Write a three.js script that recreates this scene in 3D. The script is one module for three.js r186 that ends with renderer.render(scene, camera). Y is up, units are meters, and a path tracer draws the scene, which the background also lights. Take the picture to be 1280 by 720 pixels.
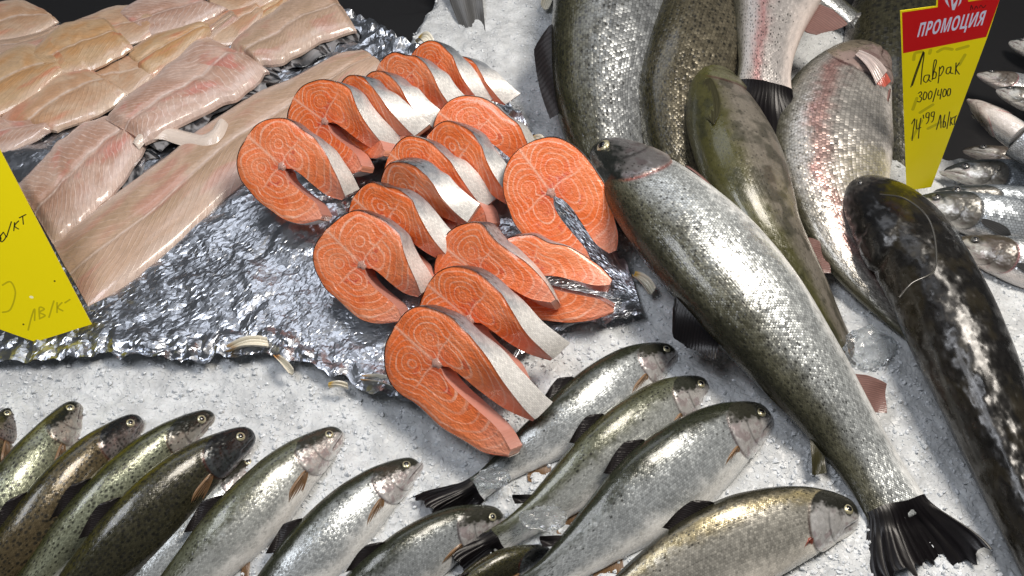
import * as THREE from 'three';
import { mergeGeometries } from 'three/addons/utils/BufferGeometryUtils.js';
import { RectAreaLightUniformsLib } from 'three/addons/lights/RectAreaLightUniformsLib.js';

// ---------------------------------------------------------------- camera, lamps, exposure
const scene = new THREE.Scene();
scene.background = new THREE.Color().setRGB(0.06, 0.063, 0.067);
const camera = new THREE.PerspectiveCamera(38, 1280 / 720, 0.05, 20);
const PITCH = 52 * Math.PI / 180, DIST = 0.95;
camera.position.set(0, DIST * Math.sin(PITCH), DIST * Math.cos(PITCH));
camera.lookAt(0, 0, 0);
camera.updateMatrixWorld(true);
const renderer = new THREE.WebGLRenderer({ antialias: true });
renderer.toneMapping = THREE.LinearToneMapping;
renderer.toneMappingExposure = 1.0;
renderer.shadowMap.enabled = true;
RectAreaLightUniformsLib.init();

function lamp(name, label, pos, aim, w, h, color, intensity) {
  const g = new THREE.Group(); g.name = name; g.userData = { label, category: 'lamp' };
  g.position.set(...pos); g.lookAt(new THREE.Vector3(...aim)); scene.add(g);
  const m = new THREE.Mesh(new THREE.BoxGeometry(w + 0.04, h + 0.04, 0.05), new THREE.MeshStandardMaterial({ color: 0xdddddd, roughness: 0.6 }));
  m.name = 'housing'; m.position.z = -0.03; g.add(m);
  const glow = new THREE.Mesh(new THREE.BoxGeometry(w, h, 0.004), new THREE.MeshStandardMaterial({ color: 0xffffff, emissive: new THREE.Color(color), emissiveIntensity: 0.8 }));
  glow.name = 'diffuser'; glow.position.z = -0.001; g.add(glow);
  const l = new THREE.RectAreaLight(new THREE.Color(color), intensity, w, h);
  l.position.set(...pos); l.lookAt(new THREE.Vector3(...aim));
  const d = new THREE.Vector3(...aim).sub(l.position).normalize().multiplyScalar(0.006);
  l.position.add(d); scene.add(l);
}
lamp('counter_lamp', 'small bright white display lamp hanging high on the bass side', [0.62, 1.45, -0.12], [0.12, 0, 0.0], 0.5, 0.5, 0xfff6ea, 33);
lamp('ceiling_panel_lamp', 'wide soft white panel lamp hanging over the steaks', [-0.6, 1.55, 0.25], [-0.25, 0, 0.08], 0.8, 0.4, 0xf4f7ff, 10);

lamp('ceiling_panel_lamp_001', 'added wide white panel, unseen far behind the counter, brightening the foil', [-0.3, 1.75, -1.35], [-0.15, 0, 0.0], 1.4, 0.5, 0xf2f6ff, 1.7);  // added light panel, out of view, for foil to mirror and wet fish highlights

// ---------------------------------------------------------------- helpers
const V3 = (x, y, z) => new THREE.Vector3(x, y, z);
const Y = V3(0, 1, 0);
const clamp = (x, a = 0, b = 1) => Math.min(b, Math.max(a, x));
const lerp = (a, b, t) => a + (b - a) * t;
const sst = (a, b, x) => { const t = clamp((x - a) / (b - a)); return t * t * (3 - 2 * t); };
const gau = (x, w) => Math.exp(-(x * x) / (w * w));
const mix3 = (a, b, t) => [lerp(a[0], b[0], t), lerp(a[1], b[1], t), lerp(a[2], b[2], t)];
function rng(seed) { let s = seed >>> 0 || 1; return () => { s = (s + 0x6d2b79f5) | 0; let t = Math.imul(s ^ (s >>> 15), 1 | s); t = (t + Math.imul(t ^ (t >>> 7), 61 | t)) ^ t; return ((t ^ (t >>> 14)) >>> 0) / 4294967296; }; }
function hash(x, y, s = 0) { let h = Math.imul(x | 0, 374761393) + Math.imul(y | 0, 668265263) + Math.imul(s | 0, 974634541); h = Math.imul(h ^ (h >>> 13), 1274126177); return ((h ^ (h >>> 16)) >>> 0) / 4294967296; }
function noise(x, y, s = 0) {
  const xi = Math.floor(x), yi = Math.floor(y), fx = x - xi, fy = y - yi;
  const u = fx * fx * (3 - 2 * fx), v = fy * fy * (3 - 2 * fy);
  const a = hash(xi, yi, s), b = hash(xi + 1, yi, s), c = hash(xi, yi + 1, s), d = hash(xi + 1, yi + 1, s);
  return (a + (b - a) * u) * (1 - v) + (c + (d - c) * u) * v;
}
const fbm = (x, y, s = 0, o = 3) => { let r = 0, a = 0.5, n = 0; for (let i = 0; i < o; i++) { r += a * noise(x, y, s + i * 17); n += a; x *= 2.03; y *= 2.03; a *= 0.5; } return r / n; };
const ridge = (x, y, s) => 1 - Math.abs(2 * noise(x, y, s) - 1);
const LIFT = { steaks: 0.02 };

const TAN = Math.tan(19 * Math.PI / 180);
const CX = V3(1, 0, 0), CU = V3(0, Math.cos(PITCH), -Math.sin(PITCH)), CV = V3(0, Math.sin(PITCH), Math.cos(PITCH));
function rayDir(px, py) { return CV.clone().negate().addScaledVector(CX, (px / 640 - 1) * TAN * 16 / 9).addScaledVector(CU, (1 - py / 360) * TAN); }
function P(px, py, h = 0) { const d = rayDir(px, py), t = (h - camera.position.y) / d.y; return camera.position.clone().addScaledVector(d, t); }
function onPlane(px, py, o, n) { const d = rayDir(px, py), t = o.clone().sub(camera.position).dot(n) / d.dot(n); return camera.position.clone().addScaledVector(d, t); }

const names = new Map();
function numbered(n) { const k = names.get(n) ?? 0; names.set(n, k + 1); return k ? `${n}_${String(k).padStart(3, '0')}` : n; }
function tag(o, label, category, group, kind) { o.userData = { label }; if (category) o.userData.category = category; if (group) o.userData.group = group; if (kind) o.userData.kind = kind; return o; }
function mesh(name, geo, mat, parent) {
  const m = new THREE.Mesh(geo, mat); m.name = parent === scene ? numbered(name) : name;
  m.castShadow = m.receiveShadow = true; parent.add(m); return m;
}
function thing(name, label, category, group) { const g = new THREE.Group(); g.name = numbered(name); tag(g, label, category, group); scene.add(g); return g; }
function settle(g) { // put the group's origin at the base of its parts
  const b = new THREE.Box3().setFromObject(g), c = b.getCenter(V3()); c.y = b.min.y;
  for (const ch of g.children) ch.position.sub(c);
  g.position.add(c); return g;
}
function dataTex(w, h, fill, srgb) { // fill(x,y) -> [r,g,b] linear colours when srgb, raw otherwise
  const d = new Uint8Array(w * h * 4);
  for (let y = 0; y < h; y++) for (let x = 0; x < w; x++) {
    const c = fill(x, y), i = (y * w + x) * 4;
    for (let k = 0; k < 3; k++) { let v = clamp(c[k]); if (srgb) v = v <= 0.0031308 ? v * 12.92 : 1.055 * Math.pow(v, 1 / 2.4) - 0.055; d[i + k] = v * 255 + 0.5; }
    d[i + 3] = 255;
  }
  const t = new THREE.DataTexture(d, w, h, THREE.RGBAFormat);
  t.magFilter = THREE.LinearFilter; t.minFilter = THREE.LinearMipmapLinearFilter; t.generateMipmaps = true;
  t.wrapS = t.wrapT = THREE.RepeatWrapping; if (srgb) t.colorSpace = THREE.SRGBColorSpace; t.needsUpdate = true;
  return t;
}
// grid of points -> geometry; f(i,j) gives {p, u, v}
function gridGeo(nu, nv, f, wrapV = false) {
  const pos = [], uv = [], idx = [], rows = wrapV ? nv : nv + 1;
  for (let i = 0; i <= nu; i++) for (let j = 0; j < rows; j++) { const q = f(i / nu, j / nv, i, j); pos.push(q.p.x, q.p.y, q.p.z); uv.push(q.u, q.v); }
  for (let i = 0; i < nu; i++) for (let j = 0; j < nv; j++) {
    const a = i * rows + j, b = i * rows + (j + 1) % rows, c = a + rows, d = b + rows;
    idx.push(a, c, b, b, c, d);
  }
  const g = new THREE.BufferGeometry();
  g.setAttribute('position', new THREE.Float32BufferAttribute(pos, 3)); g.setAttribute('uv', new THREE.Float32BufferAttribute(uv, 2));
  g.setIndex(idx); g.computeVertexNormals(); return g;
}
// a thin closed sheet: mid surface f(u,v) -> Vector3, local thickness th(u,v)
function sheetGeo(nu, nv, f, th, uvs = (u, v) => [u, v]) {
  const e = 1e-3, at = [], nr = [];
  for (let i = 0; i <= nu; i++) for (let j = 0; j <= nv; j++) {
    const u = i / nu, v = j / nv, u0 = Math.max(0, u - e), u1 = Math.min(1, u + e), v0 = Math.max(0, v - e), v1 = Math.min(1, v + e);
    at.push(f(u, v)); const n = f(u1, v).sub(f(u0, v)).cross(f(u, v1).sub(f(u, v0))); if (n.lengthSq() < 1e-20) n.set(0, 1, 0); nr.push(n.normalize());
  }
  const side = (s) => gridGeo(nu, nv, (u, v, i, j) => { const k = i * (nv + 1) + j, q = uvs(u, v); return { p: at[k].clone().addScaledVector(nr[k], s * th(u, v) / 2), u: q[0], v: q[1] }; });
  const a = side(1), b = side(-1); const bi = b.index.array; for (let k = 0; k < bi.length; k += 3) { const t = bi[k]; bi[k] = bi[k + 1]; bi[k + 1] = t; } b.computeVertexNormals();
  // rim
  const rim = [], ruv = [], ri = [];
  const loop = []; for (let i = 0; i < nu; i++) loop.push([i, 0]); for (let j = 0; j < nv; j++) loop.push([nu, j]); for (let i = nu; i > 0; i--) loop.push([i, nv]); for (let j = nv; j > 0; j--) loop.push([0, j]);
  loop.forEach(([i, j], n) => { const k = i * (nv + 1) + j, q = uvs(i / nu, j / nv); for (const s of [1, -1]) { const p = at[k].clone().addScaledVector(nr[k], s * th(i / nu, j / nv) / 2); rim.push(p.x, p.y, p.z); ruv.push(q[0], q[1]); } const m = loop.length, a0 = 2 * n, b0 = 2 * ((n + 1) % m); ri.push(a0, b0, a0 + 1, b0, b0 + 1, a0 + 1); });
  const r = new THREE.BufferGeometry(); r.setAttribute('position', new THREE.Float32BufferAttribute(rim, 3)); r.setAttribute('uv', new THREE.Float32BufferAttribute(ruv, 2)); r.setIndex(ri); r.computeVertexNormals();
  return mergeGeometries([a, b, r]);
}
function polyAt(pts, t) { // Catmull-Rom through pixel points
  const n = pts.length - 1, x = clamp(t) * n, i = Math.min(n - 1, Math.floor(x)), f = x - i;
  const p0 = pts[Math.max(0, i - 1)], p1 = pts[i], p2 = pts[i + 1], p3 = pts[Math.min(n, i + 2)];
  return p1.map((_, k) => { const a = p0[k] ?? 0, b = p1[k] ?? 0, c = p2[k] ?? 0, d = p3[k] ?? 0; return 0.5 * (2 * b + (c - a) * f + (2 * a - 5 * b + 4 * c - d) * f * f + (3 * b - a - 3 * c + d) * f * f * f); });
}
function curveAt(tab, s) { // table [[s, value]...] smooth
  let i = 0; while (i < tab.length - 2 && s > tab[i + 1][0]) i++;
  const [s1, v1] = tab[i], [s2, v2] = tab[i + 1], h = s2 - s1, t = clamp((s - s1) / h);
  const m = (k) => { if (k <= 0) return (tab[1][1] - tab[0][1]) / (tab[1][0] - tab[0][0]); if (k >= tab.length - 1) return (tab[k][1] - tab[k - 1][1]) / (tab[k][0] - tab[k - 1][0]); return (tab[k + 1][1] - tab[k - 1][1]) / (tab[k + 1][0] - tab[k - 1][0]); };
  const a = m(i) * h, b = m(i + 1) * h, t2 = t * t, t3 = t2 * t;
  return v1 * (2 * t3 - 3 * t2 + 1) + a * (t3 - 2 * t2 + t) + v2 * (3 * t2 - 2 * t3) + b * (t3 - t2);
}

// ---------------------------------------------------------------- setting: counter and ice
// ice covers the display except the dark tray corner behind the fillets and the dark tray behind the bass
function iceMask(x, z) { // 1 on ice, 0 off it
  const d1 = (x - IA.x) * IN.x + (z - IA.z) * IN.z; // beyond the dark corner's edge
  const d2 = (x - JA.x) * JN.x + (z - JA.z) * JN.z;
  const w = 0.012 * (noise(x * 60, z * 60, 5) - 0.5);
  return sst(-0.02, 0.012, Math.max(-d1, z - (P(0, 70).z)) + w) * sst(-0.02, 0.015, Math.max(-d2, z - P(0, 190).z) + w);
}
const IA = P(538, 0), IB = P(508, 48), JA = P(1050, 0), JB = P(1130, 200);
const lineN = (a, b, s) => { const n = V3(b.z - a.z, 0, -(b.x - a.x)).normalize().multiplyScalar(s); return n; };
let IN = lineN(IA, IB, 1); if (IN.x > 0) IN.negate(); // points to the left, off the ice
let JN = lineN(JA, JB, 1); if (JN.x < 0) JN.negate();
function iceH(x, z) {
  const big = (fbm(x * 7, z * 7, 3, 3) - 0.5) * 0.02, mid = (fbm(x * 45, z * 45, 9, 3) - 0.5) * 0.007;
  const gr = (noise(x * 170, z * 170, 21) - 0.5) * 0.0018 + (noise(x * 330, z * 330, 22) - 0.5) * 0.0009;
  return big + mid + gr;
}
const iceNormal = (() => {
  const n = 512, H = new Float32Array(n * n);
  for (let y = 0; y < n; y++) for (let x = 0; x < n; x++) { // crystal facets: cellular heights, tiling
    let best = 9, bid = 0; const c = 40, gx = x / n * c, gy = y / n * c, xi = Math.floor(gx), yi = Math.floor(gy);
    for (let a = -1; a <= 1; a++) for (let b = -1; b <= 1; b++) { const qx = (xi + a + c) % c, qy = (yi + b + c) % c, dx = xi + a + hash(qx, qy, 1) - gx, dy = yi + b + hash(qx, qy, 2) - gy, d = dx * dx + dy * dy; if (d < best) { best = d; bid = hash(qx, qy, 3) + (dx * (hash(qx, qy, 4) - 0.5) + dy * (hash(qx, qy, 5) - 0.5)) * 2.2; } }
    H[y * n + x] = bid;
  }
  return dataTex(n, n, (x, y) => { const h = (a, b) => H[((b + n) % n) * n + (a + n) % n], v = clamp(h(x, y)); return [v, v, v]; });
})();
const iceTone = dataTex(1024, 1024, (x, y) => { // clear wet patches and white frosted ones, with fine crystals
  const u = x / 1024, v = y / 1024, a = sst(.3, .72, fbm(u * 56, v * 56, 301, 2)), b = sst(.35, .7, noise(u * 230, v * 230, 305)), c = hash(x, y, 309);
  const k = .5 + .1 * a + .08 * b + .05 * (c - .5); return [k * .965, k, k * 1.025]; }, true);
const iceMat = new THREE.MeshPhysicalMaterial({ map: iceTone, roughness: 0.3, bumpMap: iceNormal, bumpScale: 0.0007, ior: 1.31 });
iceTone.repeat.set(.17 / 2.2, .17 / 2.2); iceTone.offset.set(.5, .5);
{
  const x0 = -0.98, x1 = 0.98, z0 = P(640, -30).z, z1 = P(640, 760).z, nu = 620, nv = 380;
  const g = gridGeo(nu, nv, (u, v) => { const x = lerp(x0, x1, u), z = lerp(z0, z1, 1 - v), m = iceMask(x, z); return { p: V3(x, lerp(-0.055, iceH(x, z), m), z), u: x / 0.17, v: z / 0.17 }; });
  const bed = mesh('ice_bed', g, iceMat, scene); tag(bed, 'bed of crushed ice spread under all the fish', null, null, 'structure');
  const c = mesh('counter', new THREE.BoxGeometry(3.2, 0.03, 2.4), new THREE.MeshStandardMaterial({ color: new THREE.Color().setRGB(0.012, 0.012, 0.013), roughness: 0.35, bumpMap: iceNormal, bumpScale: 0.0006 }), scene);
  c.position.set(0, -0.055, -0.3); tag(c, 'black plastic counter top under the ice', null, null, 'structure');
}
{ // loose grains lying on the bed
  const r = rng(77), base = new THREE.IcosahedronGeometry(1, 0), p = base.attributes.position, key = new Map();
  for (let i = 0; i < p.count; i++) { const k = [p.getX(i), p.getY(i), p.getZ(i)].map((q) => q.toFixed(3)).join(); if (!key.has(k)) key.set(k, 0.6 + r() * 0.6); const f = key.get(k); p.setXYZ(i, p.getX(i) * f, p.getY(i) * f, p.getZ(i) * f); }
  base.computeVertexNormals();
  const N = 26000, mat = new THREE.MeshPhysicalMaterial({ color: new THREE.Color().setRGB(0.68, 0.71, 0.74), roughness: 0.2, ior: 1.31 });
  const im = new THREE.InstancedMesh(base, mat, N), m = new THREE.Matrix4(), q = new THREE.Quaternion(), e = new THREE.Euler(); let k = 0;
  for (let t = 0; t < N * 3 && k < N; t++) {
    const c = P(r() * 1340 - 30, r() * 760 - 20); const dens = fbm(c.x * 25, c.z * 25, 41, 2);
    if (iceMask(c.x, c.z) < 0.9 || r() > dens * 1.5) continue;
    const s = 0.0007 + Math.pow(r(), 3) * 0.0024;
    e.set(r() * 6, r() * 6, r() * 6); q.setFromEuler(e);
    m.compose(V3(c.x, iceH(c.x, c.z) + s * (r() * 0.7 - 0.1), c.z), q, V3(s, s * (0.5 + r() * 0.5), s)); im.setMatrixAt(k++, m);
  }
  im.count = k; im.name = 'ice_grains'; tag(im, 'loose glassy grains of crushed ice over the bed', null, null, 'stuff'); im.castShadow = im.receiveShadow = true; scene.add(im);
}

// ---------------------------------------------------------------- fish
const TROUT = {
  top: [[0, .012], [.006, .024], [.025, .04], [.07, .056], [.12, .068], [.2, .085], [.3, .099], [.42, .105], [.55, .097], [.7, .074], [.82, .053], [.92, .041], [1, .044]],
  bot: [[0, .014], [.006, .027], [.025, .042], [.07, .057], [.12, .07], [.2, .087], [.3, .104], [.42, .115], [.55, .106], [.7, .076], [.82, .052], [.92, .04], [1, .043]],
  wid: [[0, .01], [.006, .018], [.025, .029], [.07, .039], [.12, .048], [.2, .057], [.3, .064], [.42, .066], [.55, .06], [.7, .045], [.82, .03], [.92, .017], [.97, .0085], [1, .003]],
  gill: .212, eyeS: .062, eyeQ: .34, eyeR: .0165, mouth: [.0, -.25, .085, -.5],
};
const BIG = { ...TROUT,
  top: TROUT.top.slice(0, 8).concat([[.55, .098], [.7, .08], [.82, .064], [.92, .054], [1, .056]]),
  bot: TROUT.bot.slice(0, 8).concat([[.55, .106], [.7, .082], [.82, .063], [.92, .053], [1, .055]]) };
const BASS = {
  top: [[0, .008], [.008, .02], [.05, .045], [.1, .064], [.2, .085], [.3, .1], [.42, .102], [.55, .09], [.7, .065], [.85, .04], [.93, .034], [1, .038]],
  bot: [[0, .01], [.008, .024], [.05, .046], [.1, .062], [.2, .085], [.3, .105], [.42, .11], [.55, .1], [.7, .07], [.85, .042], [.93, .034], [1, .038]],
  wid: [[0, .004], [.01, .011], [.05, .025], [.1, .038], [.2, .055], [.3, .062], [.42, .062], [.55, .055], [.7, .04], [.85, .022], [.93, .014], [.97, .0085], [1, .003]],
  gill: .27, eyeS: .095, eyeQ: .34, eyeR: .02, mouth: [.0, -.1, .1, -.42],
};
const CAT = { // top / bot: dorsal and ventral heights, lying on its belly
  top: [[0, .01], [.012, .03], [.05, .045], [.12, .058], [.2, .066], [.3, .072], [.45, .07], [.6, .06], [.75, .048], [.9, .035], [1, .03]],
  bot: [[0, .01], [.012, .025], [.05, .036], [.12, .046], [.2, .054], [.3, .06], [.45, .058], [.6, .05], [.75, .042], [.9, .034], [1, .03]],
  wid: [[0, .02], [.012, .052], [.05, .082], [.12, .1], [.2, .105], [.26, .098], [.34, .094], [.45, .09], [.6, .074], [.75, .052], [.9, .028], [1, .016]],
  gill: .25, eyeS: .075, eyeQ: .62, eyeR: .0065, mouth: [.0, -.5, .03, -.6],
};
const gillEdge = (pr, v) => pr.gill + .012 - 0.085 * Math.pow(Math.abs(v - .56) / .44, 2) - .02 * v;

function fishTex(o) {
  const W = o.w ?? 896, H = o.h ?? 320, pr = o.prof ?? TROUT, R = 0.32, sc = o.scales ?? 145, seed = o.seed ?? 1;
  const nrm = new Uint8Array(W * H * 4), rm = new Uint8Array(W * H * 4), colr = new Uint8Array(W * H * 4);
  const enc = (v) => { v = clamp(v); return (v <= 0.0031308 ? v * 12.92 : 1.055 * Math.pow(v, 1 / 2.4) - 0.055) * 255 + 0.5; };
  const spot = o.spot ?? {}, spG = spot.grid ?? 55;
  for (let y = 0; y < H; y++) for (let x = 0; x < W; x++) {
    const s = (x + .5) / W, v = (y + .5) / H, i = (y * W + x) * 4, X = s, Yv = v * R;
    const n1 = fbm(X * 14, Yv * 18, seed, 3), n2 = fbm(X * 70, Yv * 70, seed + 5, 2), n3 = noise(X * 420, Yv * 420, seed + 9);
    const vv = v + (n1 - .5) * (o.wob ?? .12) + (n2 - .5) * .07;
    // scales
    const gx = X * sc, gy = Yv * sc * 1.25, row = Math.floor(gy), ox = gx + (row & 1) * .5, col = Math.floor(ox), fx = ox - col - .5, fy = gy - row - .5;
    const h1 = hash(col, row, seed + 31), h2 = hash(col, row, seed + 32), h3 = hash(col, row, seed + 33);
    const tB = sst(o.b0, o.b1, vv), tW = sst(o.b2, o.b3, vv), tM = o.mid ? gau(vv - o.midAt, o.midW) : 0;
    let c = mix3(o.back, o.flank, tB); if (o.mid) c = mix3(c, o.mid, tM * (.55 + .45 * n1)); c = mix3(c, o.belly, tW);
    if (o.blotch) c = mix3(c, o.blotch, sst(.52, .7, fbm(X * 22, Yv * 26, seed + 60, 3)) * (o.blotchK ?? .7) * (1 - tW));
    let metal = lerp(o.m0 ?? .25, o.m1 ?? .62, tB); metal = lerp(metal, .12, tW);
    let rough = (o.r ?? .3) + (n2 - .5) * .12 + (h3 - .5) * .1;
    let tx = (fx * .55 + (h1 - .5) * .55) * (o.bump ?? .26), ty = (fy * .45 + (h2 - .5) * .45) * (o.bump ?? .26);
    if (o.smooth) { tx = (fbm(X * 60, Yv * 60, seed + 200, 3) - .5) * o.smooth; ty = (fbm(X * 60, Yv * 60, seed + 210, 3) - .5) * o.smooth; }
    const edge = sst(.3, .5, Math.max(Math.abs(fx), Math.abs(fy)));
    let k = (1 + (h3 - .5) * (o.var ?? .5) * (1 - .6 * tW)) * (1 - edge * (o.edge ?? .3) * (1 - .7 * tW)) * (.88 + .24 * n1);
    // lateral line
    if (s > pr.gill) { const ll = Math.abs(v - (.46 + .015 * Math.sin(s * 5))); k *= 1 - .35 * sst(.009, .003, ll) * (.5 + .5 * Math.sin(gx * 3.1)); }
    // head
    const ge = gillEdge(pr, v), inHead = sst(.004, -.004, s - ge);
    if (inHead > 0) {
      const hb = sst(.4, .54, v + (n2 - .5) * .12 + (n1 - .5) * .16 + .1 * sst(.1, .2, s) - .06 * sst(.06, .0, s));
      let hc = mix3(o.headTop ?? o.back, o.cheek ?? [.5, .5, .5], hb); hc = mix3(hc, o.jaw ?? o.belly, sst(.68, .84, v)); { const pt = sst(.52, .74, fbm(X * 55, Yv * 55, seed + 90, 2)) * .32 * hb; hc = [hc[0] * (1 - pt * .75), hc[1] * (1 - pt), hc[2] * (1 - pt * .95)]; }
      if (o.oper) hc = mix3(hc, o.oper, sst(-.13, -.1, s - ge + (n1 - .5) * .06) * sst(.22, .34, v) * sst(.86, .7, v) * (.7 + .3 * n2));
      const pl = s - (ge - .062 - .01 * v); // preopercle line
      hc = hc.map((q) => q * (1 - .5 * gau(pl, .004) * sst(.35, .5, v)) * (.85 + .3 * n1) * (.92 + .16 * n3));
      const er = Math.hypot(s - pr.eyeS, (v - .5 + (.5 - Math.acos(pr.eyeQ) / Math.PI)) * R); hc = hc.map((q) => q * (1 - .45 * gau(er - pr.eyeR * 1.25, .006)));
      c = mix3(c.map((q) => q * k), hc, inHead); k = 1;
      metal = lerp(metal, lerp(.12, o.cheekMetal ?? .5, hb), inHead); tx *= 1 - inHead; ty *= 1 - inHead;
      tx += (noise(X * 130, Yv * 130, seed + 80) - .5) * .28 * inHead; ty += (noise(X * 130, Yv * 130, seed + 81) - .5) * .28 * inHead;
      rough = lerp(rough, .24 + .12 * n2, inHead);
    }
    const gl = gau(s - ge - .004, .0045) * sst(.25, .38, v) * sst(.95, .8, v); c = mix3(c, o.gillLine ?? [.06, .012, .012], gl * (.35 + .6 * n1));
    // mouth
    const [ms0, mq0, ms1, mq1] = pr.mouth; if (s < ms1 + .01) { const mv = Math.acos(lerp(mq0, mq1, s / ms1)) / Math.PI; c = mix3(c, [.05, .02, .02], gau(v - mv, .016) * .8 * sst(ms1 + .01, ms1 - .01, s)); }
    // spots
    if (spot.d) {
      const px = X * spG, py = Yv * spG; let sp = 0;
      for (let a = -1; a <= 1; a++) for (let b = -1; b <= 1; b++) {
        const qx = Math.floor(px) + a, qy = Math.floor(py) + b, hv = hash(qx, qy, seed + 50), sv = (qy + .5) / spG / R;
        if (hv > spot.d * sst(spot.to, spot.from, sv)) continue;
        const dx = qx + .2 + .6 * hash(qx, qy, seed + 51) - px, dy = qy + .2 + .6 * hash(qx, qy, seed + 52) - py, rr = (spot.r ?? .3) * (.5 + .7 * hash(qx, qy, seed + 53));
        sp = Math.max(sp, sst(rr * 1.25, rr * .65, Math.hypot(dx * .9, dy * 1.1) + (n3 - .5) * .12));
      }
      const a = sp * (spot.a ?? .85); c = mix3(c, spot.c ?? [.012, .012, .01], a); metal *= 1 - .7 * a;
    }
    colr[i] = enc(c[0] * k); colr[i + 1] = enc(c[1] * k); colr[i + 2] = enc(c[2] * k); colr[i + 3] = 255;
    const l = Math.hypot(tx, ty, 1); nrm[i] = (tx / l * .5 + .5) * 255; nrm[i + 1] = (ty / l * .5 + .5) * 255; nrm[i + 2] = (1 / l * .5 + .5) * 255; nrm[i + 3] = 255;
    rm[i] = 255; rm[i + 1] = clamp(rough, .06, 1) * 255; rm[i + 2] = clamp(metal) * 255; rm[i + 3] = 255;
  }
  const mk = (d, srgb) => { const t = new THREE.DataTexture(d, W, H, THREE.RGBAFormat); t.magFilter = THREE.LinearFilter; t.minFilter = THREE.LinearMipmapLinearFilter; t.generateMipmaps = true; if (srgb) t.colorSpace = THREE.SRGBColorSpace; t.needsUpdate = true; return t; };
  const R_ = mk(rm), m = new THREE.MeshPhysicalMaterial({ map: mk(colr, true), normalMap: mk(nrm), roughnessMap: R_, metalnessMap: R_, roughness: 1, metalness: 1, clearcoat: o.coat ?? .35, clearcoatRoughness: .12 });
  m.normalScale.set(1, 1); return m;
}
const rayTex = dataTex(256, 64, (x, y) => { const r = .5 + .5 * Math.sin(x / 256 * Math.PI * 2 * 17 + 1.2 * Math.sin(y * .07)), n = noise(x * .12, y * .2, 3); const k = .62 + .38 * r * (.6 + .6 * n); return [k, k, k]; }, true);
const finMat = (r, g, b, rough = .3) => new THREE.MeshPhysicalMaterial({ color: new THREE.Color().setRGB(r, g, b), map: rayTex, bumpMap: rayTex, bumpScale: .0004, roughness: rough, specularIntensity: r < .05 ? .35 : .8, clearcoat: r < .05 ? .08 : .25, clearcoatRoughness: .2, transmission: r > .05 ? .3 : .08, thickness: 0, side: THREE.DoubleSide });
const FIN = { dark: finMat(.022, .019, .02), olive: finMat(.07, .065, .03), tan: finMat(.3, .17, .08, .4), red: finMat(.42, .1, .06, .35), grey: finMat(.16, .16, .16), pink: finMat(.3, .17, .15), black: finMat(.007, .006, .007, .3) };
const irisMat = new THREE.MeshPhysicalMaterial({ color: new THREE.Color().setRGB(.5, .46, .3), metalness: .55, roughness: .3, clearcoat: .8, clearcoatRoughness: .05 });
const irisDark = new THREE.MeshPhysicalMaterial({ color: new THREE.Color().setRGB(.1, .1, .1), metalness: .3, roughness: .25, clearcoat: .8, clearcoatRoughness: .05 });
const pupilMat = new THREE.MeshPhysicalMaterial({ color: new THREE.Color().setRGB(.006, .006, .008), roughness: .12, clearcoat: 1, clearcoatRoughness: .04 });

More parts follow.
